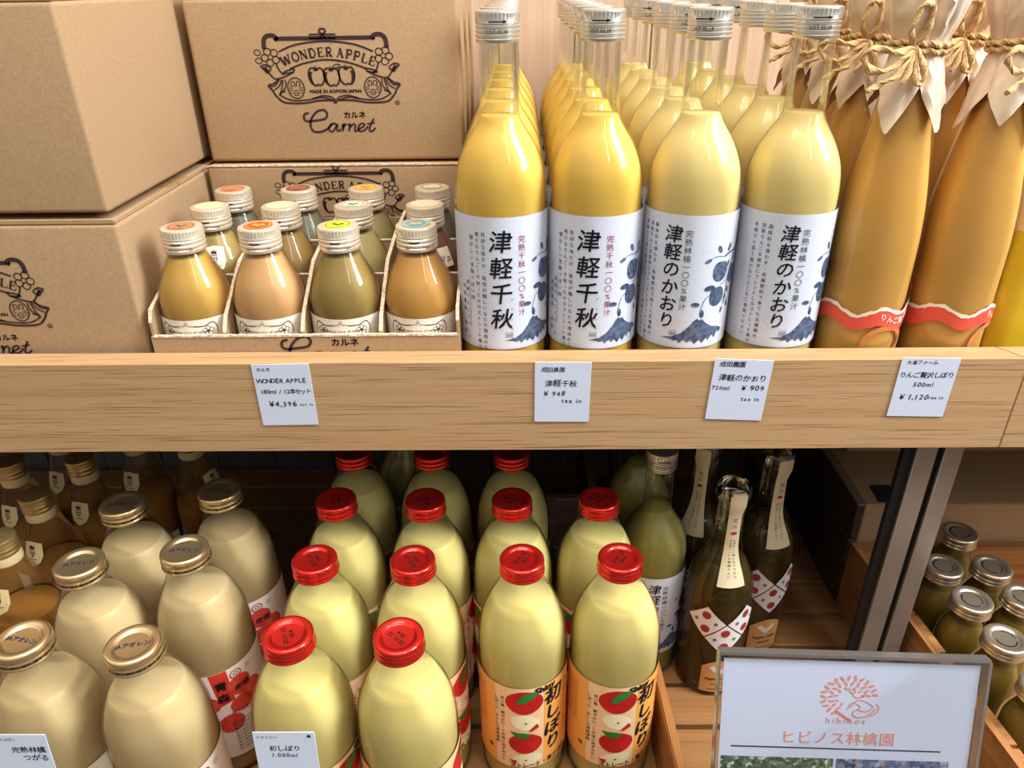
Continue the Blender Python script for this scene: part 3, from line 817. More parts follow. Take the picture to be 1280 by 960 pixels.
def cone_bottle(label, loc, rz, seed, bow=True):
    t = thing('paper_topped_bottle', label, 'bottle', loc, rz, 'amber juice bottles tied with jute')
    bottle_body(t, C_OUT, .222, J_CONE, inset=.002, glass=GLASS_SHINY, n=56)
    link('cap', screw_cap(.0155, .018), SILVER, t).location = (0, 0, .272)
    link('paper_cover', paper_wrap(seed), PAPER, t)
    rnd = random.Random(seed+9)
    lo = [.049+.0035*math.sin(i*.35)+rnd.uniform(-.0005, .0005) for i in range(81)]
    T = lambda u: lo[int((u+.0938)/.1876*79.99)] + .000035*0 + (.016*min(1, (u-.015)/.035)**1.5 if u > .015 else 0)
    L0 = -.0938
    lab = link('label_band', patch(rc, L0, .0938, .03, .05, n=80, topf=lambda u: T(u)-.0028, botf=lambda u: T(u)-.0155-.002*math.sin(u*70)), pbr('vermilion_label', (222, 84, 62), .6, var=.4, vscale=140, vcol=(206, 52, 48)), t)
    link('torn_edge', patch(rc, L0, .0938, .03, .05, off=.0005, n=80, nz=1, topf=lambda u: T(u)+.0006*math.sin(u*500), botf=lambda u: T(u)-.003), pbr('torn_paper_edge', (238, 222, 202), .8), lab)
    g = G()
    s_ = 'りんご贅沢しぼり'
    for i, c in enumerate(s_): g.text(c, .004+.0062*i, T(.004+.0062*i)-.0105, .0062, align='C', bold=.01)
    link('lettering', on_cyl(g, rc, .0007), pbr('white_ink', (240, 232, 224), .6), lab)
    g = G(); g.ell(.010, .020, .018, .014, n=30, w=.0045)
    link('ring_print', on_cyl(g, rc, .0003), pbr('translucent_brown_ring', (190, 118, 62), .5), t)
    r = .0185
    ring = lambda z, q: [(q*r*math.cos(a), q*r*math.sin(a), z+.0012*math.sin(2*a)) for a in [2*PI*i/14 for i in range(14)]]
    paths = [(ring(.2375, 1.02), True), (ring(.2418, 1.05), True)]
    B = (-.012, -.0155, .240)
    f = lambda *P: [(B[0]+x*1.15, B[1]-.003+y*1.25, B[2]+z*1.25) for x, y, z in P]
    if bow:
        paths += [(f((0, 0, 0), (-.006, -.005, .010), (-.003, -.007, .021), (.003, -.006, .020), (.004, -.004, .009), (0, 0, 0)), False),
                  (f((0, 0, 0), (-.012, -.006, -.002), (-.026, -.005, .000), (-.030, -.004, -.006), (-.020, -.006, -.012), (-.008, -.005, -.006), (0, 0, 0)), False),
                  (f((0, 0, 0), (.004, -.005, -.006), (.007, -.006, -.016), (.003, -.006, -.018), (.001, -.004, -.008), (0, 0, 0)), False),
                  (f((0, 0, 0), (-.008, -.006, -.012), (-.018, -.006, -.018), (-.026, -.006, -.022)), False),
                  (f((0, 0, 0), (-.002, -.005, -.010), (-.006, -.006, -.018)), False)]
    link('jute_twine', rope_mesh(paths), JUTE, t)
    lift(t, .018)
    return t
GJ = 'amber juice bottles tied with jute'
def jc(px, py, y, zz=.05):
    return at(px, py, y=y, z=None)
b1 = cone_bottle('amber juice bottle with paper top, jute bow, beside the tall golden bottles', (.2835, .0575, -.036), 0, 3)
proto(b1)
b2 = cone_bottle('amber juice bottle with paper top, jute knot, rightmost of the front pair', (.3545, .0575, -.036), R(28), 8)
proto(b2)
xs = [(.284, .130, b2, 'amber paper-topped bottle in second row, behind the jute bow bottle'), (.3545, .130, b1, 'amber paper-topped bottle in second row, behind the front right one'),
      (.284, .203, b1, 'amber paper-topped bottle in third row, left column'), (.3545, .203, b2, 'amber paper-topped bottle in third row, right column'),
      (.284, .276, b2, 'amber paper-topped bottle in rearmost row, left column'), (.3545, .276, b1, 'amber paper-topped bottle in rearmost row, right column')]
for x, y, src, lb in xs: dup(src, (x, y, -.036), random.uniform(-.15, .15), lb)

# yellow pouch at the right edge
t = thing('drink_pouch', 'olive-yellow drink pouch with orange lattice top at the right edge', 'pouch', (.4350, .0755, -.036))
def pouch(z0, z1, w0, w1, d, mat, name, n=14, rows=10):
    vs = []; fs = []
    for j in range(rows+1):
        f = j/rows; z = z0+(z1-z0)*f; w = w0+(w1-w0)*f; dd = d*(1-.0*f)
        for i in range(n):
            a = 2*PI*i/n
            cx = math.copysign(abs(math.cos(a))**.35, math.cos(a)); sy = math.copysign(abs(math.sin(a))**.6, math.sin(a))
            vs.append((w*cx, dd*sy, z))
    for j in range(rows):
        for i in range(n): k = (i+1) % n; fs.append((j*n+i, j*n+k, (j+1)*n+k, (j+1)*n+i))
    fs += [tuple(reversed(range(n))), tuple(rows*n+i for i in range(n))]
    return link(name, mesh(vs, fs, True, 40), mat, t)
pouch(0, .122, .0445, .0445, .030, pbr('olive_yellow_film', (206, 170, 38), .3, spec=.5), 'lower_film')
pu = pouch(.1222, .223, .0445, .040, .029, pbr('pale_lattice_film', (226, 196, 140), .5, spec=.3), 'upper_film')
g = G()
for i in range(9):
    for j in range(10):
        if (i*7+j*3) % 5 == 0: continue
        g.stroke([(-.041+i*.0065, .107+j*.0095+.018), (-.041+i*.0065+.006, .107+j*.0095+.008)], .0016, smooth=False)
        g.stroke([(-.041+i*.0065+.006, .107+j*.0095+.018), (-.041+i*.0065, .107+j*.0095+.008)], .0006, smooth=False)
link('lattice_print', on_plane(g, lambda u, v: (u, -.0296-.0002, v)), pbr('orange_print', (226, 128, 52), .5), pu)
g = G()
for k, s in enumerate(('品名 りんごジュース', '原材料名 りんご', '内容量 500ml', '賞味期限 枠外記載', '保存方法 直射日光を', '避けて保存', '製造者 青森県')):
    g.text(s, -.012, .084-k*.0085, .0062)
link('lettering', on_plane(g, lambda u, v: (u, -.0303, v)), pbr('pale_yellow_ink', (236, 206, 96), .5), kids(t)[0] if kids(t)[0].name.startswith('lower') else t)

# ---------------------------------------------------------------- hand-written price cards
def hand(g, s, x, y, size, rnd, adv=None, slope=0, bold=.012):
    for c in s:
        a = (1.0 if ord(c) > 0x2000 else {'1': .5, '.': .35, 'l': .35, 'i': .35, ' ': .4, 'm': .85, 'W': .95, ',': .3, '/': .6, '¥': .65, 'I': .35, 't': .45}.get(c, .63))*(adv or 1)
        if c != ' ':
            g.text(c, x+a*size/2, y+rnd.uniform(-.04, .04)*size+slope*(x), size*rnd.uniform(.92, 1.06), align='C', bold=bold, rot=rnd.uniform(-.06, .08), shear=.08)
        x += a*size*.98
    return x
def price_card(label, x, z, w, h, lines, y=-.0006, rot=0, ink=BLACK, tape=False, rx=0, seed=1):
    t = thing('price_card', label, 'card', (x, y, z), 0, 'handwritten price cards')
    t.rotation_euler = (rx, rot, 0)
    vs = []
    link('card', box(-w/2, w/2, -.0003, .0003, -h, 0, .0001, 1), WHITE, t)
    g = G(); rnd = random.Random(seed)
    for s, u, v, sz, *b in lines: hand(g, s, u-w/2, v-h, sz, rnd, b[0] if b else None)
    link('handwriting', on_plane(g, lambda u, v: (u, -.00045, v)), ink, t)
    if tape: link('clear_tape', box(-.006, .006, -.0008, -.0006, -.010, .0015), thin_glass('clear_tape', (250, 250, 250), .7, .2), t)
    return t
def fin(r): return r
FAINT = pbr('faint_grey_ink', (120, 124, 140), .6)
price_card('handwritten price card for twelve small bottles set, under the cardboard tray', -.1934, .0002, .0462, .0565,
           [('カルネ', .0035, .0505, .0038), ('WONDER APPLE', .002, .0398, .0058, .92), ('180ml / 12本セット', .0035, .0300, .0052, .85), ('¥4,396', .0085, .0178, .0068), ('tax in', .0335, .0184, .0036)], rot=R(-.6), seed=1)
price_card('faint handwritten price card below the leftmost tall golden bottles', .0319, .0002, .0448, .0548,
           [('成田農園', .005, .0465, .0048), ('津軽千秋', .008, .0335, .0066), ('¥ 948', .007, .0245, .0062), ('tax in', .0215, .0180, .0056)], ink=FAINT, rot=R(.5), seed=2)
price_card('handwritten price card naming the 720 millilitre juice, centre right of board', .1744, .0015, .0462, .0552,
           [('成田農園', .004, .0490, .0052), ('津軽のかおり', .005, .0365, .0066), ('720ml', .0005, .0277, .0050), ('¥ 909', .0245, .0277, .0066), ('tax in', .0260, .0182, .0050)], rot=R(2.5), seed=3)
price_card('handwritten price card at the right end of the oak front board', .3205, .0018, .0458, .0532,
           [('大湯ファーム', .004, .0478, .0042), ('りんご贅沢しぼり', .001, .0360, .0058, .95), ('500ml', .0135, .0277, .0056), ('¥ 1,120', .0055, .0160, .0068), ('tax in', .0295, .0165, .0040)], rot=R(1.2), seed=4)
def low_card(label, x, z, w, h, lines, seed, stickx):
    t = price_card(label, x, z, w, h, lines, y=-.1955, tape=False, seed=seed, rx=R(-6))
    v, f = tube([(stickx, .0012, -.010), (stickx, .0014, -.06), (stickx, .0014, -.1255)], .0009)
    link('wire_stem', mesh(v, f, True), DARKM, t)
    return t
lc = low_card('handwritten card with black pin before the red-capped bottles', at(354, 915, y=-.1955).x, at(354, 915, y=-.1955).z, .0425, .056,
         [('シャイニー', .002, .0505, .0030), ('初しぼり', .0095, .0395, .0056), ('1.000ml', .0105, .0335, .0048)], 5, -.01)
g = G().ell(.0172, -.0032, .0013, .0013, n=14); link('pin', on_plane(g, lambda u, v: (u, -.0007, v)), BLACK, lc)
low_card('handwritten card at bottom left corner before the gold-capped bottles', at(20, 918, y=-.1955).x+.0, at(20, 918, y=-.1955).z, .040, .056,
         [('サンつがるジュロン', -.008, .0505, .0030), ('完熟林檎', .0130, .0400, .0062), ('つがる', .0195, .0325, .0062)], 6, -.01)

# ---------------------------------------------------------------- one-litre bottles below
LR = .0413
L_OUT = smooth_prof([(LR*.92, 0), (LR*.985, .005), (LR, .014), (LR, .05), (LR, .10), (LR, .148), (LR*.998, .161), (.0407, .173), (.0393, .185), (.0367, .196), (.0327, .207), (.0278, .2175), (.0230, .2275), (.0192, .236), (.0168, .244), (.0165, .254)], 4)
L_OUT = [(min(r, LR), z) for r, z in L_OUT]
rl = lambda z: rad_at(L_OUT, z)
def shiny_bottle(label, loc, rz):
    t = thing('red_capped_bottle', label, 'bottle', loc, rz, 'red-capped litre juice bottles')
    bottle_body(t, L_OUT, .2165, J_RED, inset=.0018, glass=GLASS_SHINY, n=64)
    cp = link('cap', lug_cap(.0196, .0142), REDCAP, t); cp.location = (0, 0, .2445)
    g = G(); g.text('25.01.12', 0, .0008, .0050, align='C', bold=.02); g.text('SK4', 0, -.0044, .0050, align='C', bold=.02)
    link('date_print', on_plane(g.xf(lambda u, v: (u*.6-v*.8, u*.8+v*.6)), lambda u, v: (u, v, .01245)), pbr('dark_red_ink', (40, 6, 8), .6), cp)
    lab = link('label', patch(rl, -.118, .118, .0345, .1435, n=64), pbr('peach_label_paper', (248, 206, 156), .5), t)
    def part(name, g, mat, off=.0006): return link(name, on_cyl(g, rl, off), mat, lab)
    OR = pbr('orange_print_panel', (244, 172, 82), .5)
    g = G()
    for a, b in ((-.117, -.028), (.0185, .117)): g.poly([(a, .0347), (b, .0347), (b, .1433), (a, .1433)])
    part('orange_panel', g, OR, .00045)
    AR = pbr('apple_red_print', (206, 34, 34), .45, var=.6, vscale=90, vcol=(160, 18, 26))
    for cx, cz, rx, rz in ((0, .1255, .0168, .0155), (.0008, .070, .0152, .0146)):
        part('apple_print', G().poly([(cx+rx*math.cos(a)*(1+.05*math.cos(2*a)), cz+rz*math.sin(a)*(1.0 if math.sin(a) < .6 else .93)) for a in [2*PI*i/28 for i in range(28)]]), AR)
    for pts in ([(.0045, .089), (.0115, .0965), (.0135, .091), (.0055, .0862)], [(-.0148, .0465), (-.007, .0455), (-.0090, .0385)]): part('apple_skin_print', G().poly(pts), AR, .0010)
    FL = pbr('apple_flesh_print', (250, 240, 196), .5)
    for a_ in ((.0005, .0985, .0138, .0098, -.35), (.0015, .0462, .0148, .0088, .25)):
        part('apple_slice_print', G().ell(*a_[:4], rot=a_[4], n=24), FL, .0005)
    g = G(); g.ell(.0012, .0985, .0011, .0011, n=8); g.ell(.001, .0465, .0011, .0011, n=8)
    part('apple_seed_print', g, INK, .0011)
    LF = pbr('leaf_green_print', (52, 128, 54), .5, var=.5, vscale=160, vcol=(30, 96, 40))
    for pts in ([(-.0068, .124), (-.0055, .131), (0, .1375), (.009, .1395), (.013, .1375), (.008, .131), (.001, .1255)], [(-.0135, .0865), (-.007, .0855), (.001, .085), (.0065, .0815), (.001, .0775), (-.006, .078), (-.0095, .081)]):
        part('leaf_print', G().poly(pts), LF, .0011)
    g = G()
    for c, z, s in (('初', .1265, .0215), ('し', .1045, .0205), ('ぼ', .0835, .0205), ('り', .0625, .0205)):
        g.text(c, .0292, z, s, align='CC', bold=.03, shear=.12)
    g.text('Shiny', .0195, .1365, .0098, align='C', bold=.05, shear=.15, rot=.1)
    g.vtext('甘い香 爽やかに、この味にあずみらし', -.0203, .131, .0042, .0050, bold=.01)
    g.vtext('しぼった おいしさ青森津軽', -.0262, .129, .0042, .0050, bold=.01)
    g.text('ストレート・果汁100%', .0165, .0365, .0078, align='C', bold=.02, wx=.78, rot=.04)
    g.ell(-.0345, .055, .0022, .0022, n=10, w=.0008); g.ell(-.0345, .055, .0010, .0010, n=8)
    part('lettering', g, BLACK, .0008)
    g = G()
    for k in range(11):
        g.text('内容量1000ml果汁', -.0585, .130-k*.0048, .0032, wx=.75)
    part('fine_lettering', g, pbr('brown_red_ink', (176, 92, 60), .6), .0008)
    g = G()
    g.vtext('青森りんご果汁', .0462, .135, .0075, .011, bold=.01)
    part('orange_lettering', g, pbr('orange_red_ink', (228, 104, 50), .6), .0008)
    return proto(t)
CROT = R(2)
GR = 'red-capped litre juice bottles'
Z0 = -.4305
rb = shiny_bottle('red-capped litre juice bottle, front of third red column, apple label fully shown', (-.002, -.0325, Z0), CROT)
pos = [(.083, -.0315, 'red-capped litre juice bottle, front of rightmost red column, apple label shown', 1),
       (-.1817, -.1172, 'red-capped litre juice bottle at bottom, directly behind the pinned handwritten card', 60), (-.0963, -.119, 'red-capped litre juice bottle, nearest of the second red column', 85),
       (-.1817, -.0325, 'red-capped litre juice bottle, second from front, leftmost red column', 75), (-.0963, -.0335, 'red-capped litre juice bottle, second from front, second red column', 70),
       (-.1817, .0525, 'red-capped litre juice bottle, third from front, leftmost red column', 40), (-.0950, .0510, 'red-capped litre juice bottle, third from front, second red column', 90),
       (-.1817, .1370, 'red-capped litre juice bottle, rearmost of the leftmost red column', 50), (-.0975, .1360, 'red-capped litre juice bottle, rearmost of the second red column', 20),
       (-.0115, .0510, 'red-capped litre juice bottle, second from front, third red column', -60), (-.0125, .1350, 'red-capped litre juice bottle, rearmost of the third red column', 30),
       (.0725, .0520, 'red-capped litre juice bottle, rear of the rightmost red column', -50)]
for x, y, lb, rz in pos: dup(rb, (x, y, Z0), R(rz), lb)

def ja_bottle(label, loc, rz):
    t = thing('gold_capped_bottle', label, 'bottle', loc, rz, 'gold-capped litre juice bottles')
    bottle_body(t, L_OUT, .2145, J_JA, inset=.0018, glass=GLASS_SHINY, n=64)
    cp = link('cap', lug_cap(.0208, .0148), GOLD, t); cp.location = (0, 0, .2442)
    g = G(); g.text('JAアオレン', 0, -.0018, .0052, align='C', bold=.02)
    link('cap_lettering', on_plane(g, lambda u, v: (u, v, .01315)), pbr('navy_cap_ink', (30, 36, 70), .5), cp)
    g = G()
    for k in range(16): g.text('開封後冷蔵', -.06+k*.0078, .0042, .0020, align='C', bold=.04)
    link('skirt_lettering', on_cyl(g, lambda z: .0208), BLACK, cp)
    lab = link('label', patch(rl, -.105, .118, .028, .1425, n=64), pbr('cream_label_paper2', (238, 226, 208), .5), t)
    def part(name, g, mat, off=.0006): return link(name, on_cyl(g, rl, off), mat, lab)
    RED = pbr('label_red_print', (222, 58, 44), .45, var=.6, vscale=70, vcol=(196, 34, 36))
    g = G(); g.poly([(.010, .1423), (.026, .1423), (.028, .103), (.014, .100)]); part('red_band', g, RED, .00045)
    g = G(); g.ell(.035, .118, .0115, .012, n=18); g.ell(.0455, .104, .0115, .0115, n=18); g.ell(.034, .095, .012, .0105, n=18); g.ell(.006, .104, .009, .010, n=16); g.ell(.020, .075, .012, .012, n=18)
    part('apple_print', g, pbr('scarlet_apple_print', (206, 52, 44), .5, var=.9, vscale=120, vcol=(226, 96, 70)), .0007)
    g = G(); g.vtext('青森', .0185, .1335, .0115, .0155, bold=.03); g.text('人', -.003, .125, .014, align='C', bold=.05, shear=.3)
    g.text('密閉', .037, .113, .0078, align='C', bold=.02); g.text('葉とらず', .030, .0868, .004, align='C')
    for k in range(2): g.text('::::::::', .0465, .1345-k*.0030, .0034, align='C', bold=.02)
    g.text('100%', .047, .080, .0075, align='C', bold=.02)
    for k in range(9): g.text('果汁飲料名称りんご原材料', .040, .073-k*.0046, .0033, align='C')
    part('lettering', g, BLACK, .0010)
    g = G(); g.ell(.0335, .1335, .0052, .0045, n=16, w=.0010); g.ell(.0335, .1335, .002, .002, n=8, w=.0008)
    part('round_seal_print', g, pbr('crimson_seal', (170, 40, 48), .5), .0009)
    return proto(t)
GG = 'gold-capped litre juice bottles'
jb = ja_bottle('gold-capped litre juice bottle, second row, red and cream label facing the aisle', (-.3005, -.0195, Z0), R(2))
for x, y, lb, rz in [(-.297, -.127, 'gold-capped litre juice bottle, nearest, right of the bottom left handwritten card', 14), (-.385, -.122, 'gold-capped litre juice bottle, nearest, at the left edge', -10),
                     (-.3855, -.0365, 'gold-capped litre juice bottle, second row, left column', 10), (-.3875, .0470, 'gold-capped litre juice bottle, third row, left column, dark cap top', 5),
                     (-.3005, .0680, 'gold-capped litre juice bottle, third row, right column, dark cap top', -8)]:
    dup(jb, (x, y, Z0), R(rz), lb)

# crest-neck bottles at the far left
QR = .0312
Q_OUT = smooth_prof([(QR*.92, 0), (QR*.985, .005), (QR, .014), (QR, .10), (QR, .13), (.0306, .15), (.0283, .168), (.0240, .186), (.0188, .203), (.0150, .216), (.0135, .224), (.0130, .236)], 4)
rq = lambda z: rad_at(Q_OUT, z)
def crest_bottle(label, loc, rz):
    t = thing('crest_bottle', label, 'bottle', loc, rz, 'brass-capped bottles with shield neck labels')
    bottle_body(t, Q_OUT, .158, LIQD, n=56)
    link('collar', lathe([(.0142, .2175), (.0146, .219), (.0142, .2285), (.0135, .229)], 40), pbr('cream_collar', (214, 190, 140), .6), t)
    cp = link('cap', screw_cap(.0150, .0175, rings=2), BRASS, t); cp.location = (0, 0, .2275)
    sheet, ink = crest(.024, .027)
    mv = lambda G_: G_.xf(lambda u, v: (u, v+.186))
    s = link('neck_label', on_cyl(mv(sheet), rq, .0005), pbr('cream_crest_label', (214, 192, 140), .6), t)
    link('crest_print', on_cyl(mv(ink), rq, .0008), INK, s)
    lab = link('label', patch(rq, -.045, .045, .03, .11, n=30), pbr('cream_label_paper', (230, 216, 196), .6), t)
    g = G(); g.stroke([(-.045, .09), (-.055, .105), (-.05, .07), (-.03, .06)], .003); g.stroke([(.045, .09), (.055, .105), (.05, .07), (.03, .06)], .003); g.text('Carnet', 0, .07, .018, align='C', shear=.2, bold=.02)
    link('lettering', on_cyl(g, rq, .0008), INK, lab)
    return proto(t)
q0 = at(42, 617, z=Z0+.245)
qb = crest_bottle('brass-capped brown bottle with shield label, nearest whole one at left', (q0.x, q0.y, Z0), R(-15))
q1 = at(99, 571, z=Z0+.245)
qd = lambda dx, dy, rz, lb: dup(qb, (q0.x+dx, q0.y+dy, Z0), R(rz), lb)
qd(.012, .066, -12, 'brass-capped brown bottle with shield label, cap touching the board edge')
qd(-.062, .060, -15, 'brass-capped brown bottle with shield label, second row, at left picture edge')
qd(.004, -.0665, -10, 'brass-capped brown bottle at the left edge, closest to the aisle')
qd(.044, .122, -15, 'brass-capped brown bottle with only shield tip showing below the board, right one')
qd(-.045, .124, -15, 'brass-capped brown bottle with only shield tip showing below the board, left one')
qd(.112, .112, 70, 'dark brown bottle in deep shade behind the gold-capped bottles')

# darker tall bottles on the lower tier, same shape as the golden ones
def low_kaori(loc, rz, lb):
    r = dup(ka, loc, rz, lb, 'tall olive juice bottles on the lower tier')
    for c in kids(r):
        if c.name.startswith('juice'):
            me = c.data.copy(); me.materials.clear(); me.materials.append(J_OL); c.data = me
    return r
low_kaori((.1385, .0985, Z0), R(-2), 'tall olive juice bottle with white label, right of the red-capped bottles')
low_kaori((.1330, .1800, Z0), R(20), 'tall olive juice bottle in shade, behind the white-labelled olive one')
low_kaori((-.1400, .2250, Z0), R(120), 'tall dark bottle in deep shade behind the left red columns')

# ---------------------------------------------------------------- cider bottles with patterned shawl labels
WR = .0352
W_OUT = smooth_prof([(WR*.93, 0), (WR*.99, .004), (WR, .012), (WR, .08), (WR*.99, .125), (.0325, .148), (.0262, .165), (.0195, .178), (.0152, .192), (.0138, .21), (.0132, .238), (.0140, .2395), (.0142, .2455), (.0128, .247)], 4)
rw = lambda z: rad_at(W_OUT, z)
def cider(label, loc, rz):
    t = thing('cider_bottle', label, 'bottle', loc, rz, 'clear cider bottles with patterned shawl labels')
    bottle_body(t, W_OUT, .172, LIQ, n=56, inset=.0016)
    link('glass_stopper', lathe([(.0112, .236), (.0118, .246), (.0165, .2475), (.0172, .251), (.0168, .2575), (.0150, .261), (.0118, .2600), (.0095, .2575), (.0001, .257)], 40, 40), thin_glass('stopper_glass', (235, 240, 240), 1.6), t)
    CREAM = pbr('cream_seal_paper', (226, 206, 168), .6)
    st = patch(lambda z: max(rw(z), .0172 if z > .245 else rw(z)+.0004 if z < .232 else .0135+(z-.232)/.013*.0037), -.0068, .0068, .155, .258, n=6, nz=30, off=.0008)
    s = link('paper_seal', st, CREAM, t)
    link('seal_top', box(-.0068, .0068, -.0178, -.010, .258, .2600), CREAM, s)
    rr = lambda z: max(rw(z), .0145)
    g = G(); g.vtext('果実酒シードル青森りんご', -.0016, .205, .0026, .0034); g.vtext('お酒は二十歳になってから', .0022, .205, .0026, .0034); g.text('文', 0, .226, .006, align='C'); g.text('古', 0, .219, .005, align='C')
    link('lettering', on_cyl(g, rr, .0016), INK, s)
    g = G(); g.ell(0, .2125, .0028, .0020, n=10); link('red_apple_print', on_cyl(g, rr, .0016), pbr('seal_red', (190, 40, 36), .5), s)
    # shawl: three white squares turned on their corners, with apples
    W = pbr('shawl_white_print', (222, 214, 212), .6); RD = pbr('shawl_red_print', (156, 44, 38), .6); GN = pbr('shawl_green_print', (86, 112, 82), .6)
    gw = G(); gr = G(); gg = G()
    q = .0205
    for cx, cz in ((-.0215, .1080), (.0215, .1080), (0, .0865)):
        gw.poly([(cx, cz+q), (cx+q, cz), (cx, cz-q), (cx-q, cz)])
        gr.ell(cx, cz+q*.45, .0048, .0050, n=12); gr.ell(cx, cz-q*.45, .0048, .0050, n=12)
        gg.poly([(cx-q*.5, cz+.0025), (cx-q*.5+.0025, cz), (cx-q*.5, cz-.0025), (cx-q*.5-.0025, cz)])
        gg.poly([(cx+q*.5, cz+.0025), (cx+q*.5+.0025, cz), (cx+q*.5, cz-.0025), (cx+q*.5-.0025, cz)])
    l = link('shawl_label', on_cyl(gw, rw, .0005, .003), W, t)
    link('apple_print', on_cyl(gr, rw, .0008, .003), RD, l); link('diamond_print', on_cyl(gg, rw, .0008, .003), GN, l)
    TAN = pbr('tan_label_paper', (204, 150, 92), .6)
    l = link('lower_label', patch(rw, -.019, .019, .008, .055, n=16, topf=lambda u: .055-.010*(u/.019)**2), TAN, t)
    g = G(); g.poly([(0, .034), (.0115, .044), (.0075, .0485), (0, .0415), (-.0075, .0485), (-.0115, .044)])
    link('heart_print', on_cyl(g, rw, .0006), W, l)
    g = G(); g.text('Apple Cidre', 0, .0265, .0058, align='C', bold=.02); g.text('青森県産', 0, .0190, .0040, align='C')
    g.stroke([(-.010, .0125), (.010, .0125)], .0010, smooth=False)
    link('lettering', on_cyl(g, rw, .0006), INK, l)
    return proto(t)
cb = cider('clear cider bottle with patterned shawl label, nearest of three', (.2065, .0700, Z0), R(4))
dup(cb, (.1985, .1480, Z0), R(-30), 'clear cider bottle with paper strip seal, rear left of three')
dup(cb, (.2670, .1280, Z0), R(14), 'clear cider bottle with patterned shawl label, rear right of three')

# ---------------------------------------------------------------- crates and boxes of the lower tier
t = thing('wooden_crate', 'rough wooden crate around the two right columns of red-capped bottles', 'crate', (.04, -.08, Z0))
def cr(name, me, mat):
    me.transform(Matrix.Translation((-.04, .08, -Z0))); return link(name, me, mat, t)
cr('side_board', prism([(.1278, .05), (.1365, -.20), (.1465, -.20), (.1366, .05)], Z0+.0005, -.352), CRATEW)
cr('side_rail', prism([(.1290, .05), (.1378, -.20), (.1445, -.20), (.1352, .05)], -.3518, -.349), CRATEW)
cr('front_board', box(-.43, .1360, -.203, -.192, Z0+.0005, -.325), CRATEX)
t = thing('dark_crate', 'dark weathered crate standing behind the red-capped bottles', 'crate', (.05, .29, Z0))
for k, (za, zb) in enumerate(((0, .072), (.075, .146))):
    link('front_board', box(-.105, .040, -.092, -.08, za+.0005, zb, .0015, 1), DARKW, t)
link('side_board', box(.030, .040, -.079, .10, .0005, .146), DARKW, t)
link('side_board', box(-.105, -.095, -.079, .10, .0005, .146), DARKW, t)
link('corner_post', box(-.03, -.012, -.0925-.006, -.0925, .0005, .146), DARKW, t)
t = thing('flat_crate', 'low dark crate in the shade behind the cider bottles', 'crate', (.22, .35, Z0))
link('front_board', box(-.09, .13, -.09, -.08, .0005, .072, .001, 1), DARKW, t)
link('side_board', box(-.09, -.08, -.079, .08, .0005, .072), DARKW, t); link('side_board', box(.12, .13, -.079, .08, .0005, .072), DARKW, t)
link('bottom_board', box(-.079, .119, -.079, .08, .0005, .01), DARKW, t)

# plank-sided crate and cartons at right rear
t = thing('plank_crate', 'dark plank-sided crate left of the steel post, carton inside', 'crate', (.5, .30, Z0))
BX0, BX1, BY0, BY1, BZ = .391, .70, .178, .43, -.280
DK = wood('dark_plank_side', (74, 62, 54), (54, 45, 40), (34, 28, 26), 'y', dash=.2)
H = BZ-Z0
for k in range(3):
    za, zb = H-.0515*(k+1)+.0015, H-.0515*k
    if k == 2: za = .0005
    link('side_plank', box(BX0-.5, BX0-.5+.009, BY0-.3, BY1-.3, za, zb, .0012, 1), DK, t)
link('top_rim', box(BX0-.5-.0004, BX0-.5+.0092, BY0-.3, BY1-.3, H+.0001, H+.003), pbr('grey_brown_rim', (120, 104, 90), .6), t)
t, o0 = carton('light cardboard box with dark handle slot, behind the steel post', BX0+.0095, BX1, BY0+.001, BY1, Z0+.0005, BZ, flaps=False)
hs = at(1085, 607, z=BZ); he = at(1122, 628, z=BZ)
link('handle_slot', prism([(at(1086, 607, z=BZ).x-o0[0], at(1086, 607, z=BZ).y-o0[1]), (at(1120, 607, z=BZ).x-o0[0]+.02, at(1120, 607, z=BZ).y-o0[1]), (at(1120, 628, z=BZ).x-o0[0]+.02, at(1120, 628, z=BZ).y-o0[1]), (at(1098, 628, z=BZ).x-o0[0], at(1098, 628, z=BZ).y-o0[1])], H-.0004, H+.0003), pbr('slot_dark', (20, 20, 22), .9), t)
carton('flat cardboard box lying on top of the light box, right rear', .42, .70, .29, .44, BZ, BZ+.06, flaps=False)

# jar crate
t = thing('jar_crate', 'open wooden crate holding the small lidded jars at right', 'crate', (.5, 0, Z0))
ZT = -.332
A = at(1070, 685, z=ZT); Bp = at(1139, 780, z=ZT); Cp = at(1217, 885, z=ZT); Dp = at(1274, 960, z=ZT)
dx, dy = Dp.x-Bp.x, Dp.y-Bp.y
yb = A.y; xb = Bp.x+dx*(yb-Bp.y)/dy; ye = -.20; xe = Bp.x+dx*(ye-Bp.y)/dy
def jcm(name, me, mat):
    me.transform(Matrix.Translation((-.5, 0, -Z0))); return link(name, me, mat, t)
xb = max(xb, .3925)
jcm('side_board', prism([(xb, yb), (xe, ye), (xe+.0065, ye), (xb+.0065, yb)], -.385, ZT), CRATEW)
jcm('side_board', prism([(xb, yb), (xe, ye), (xe+.0065, ye), (xb+.0065, yb)], Z0+.001, -.388), CRATEW)
L_ = math.hypot(xe-xb, ye-yb); n_ = 7
for k in range(n_):
    f0, f1 = k/n_+.004, (k+1)/n_-.004
    p = lambda f, o: (xb+.0070+(xe-xb)*f+o, yb+(ye-yb)*f)
    jcm('inner_block', prism([p(f0, 0), p(f1, 0), p(f1, .0075), p(f0, .0075)], Z0+.001, ZT-.0015-(.0012 if k % 2 else 0)), CRATEX)
jcm('back_board', box(xb, .70, yb+.0005, yb+.0105, Z0+.001, ZT), CRATEX)
jcm('bottom_board', box(xe+.02, .70, ye+.01, yb-.001, Z0+.0006, Z0+.006), CRATEX)
JR = .0236
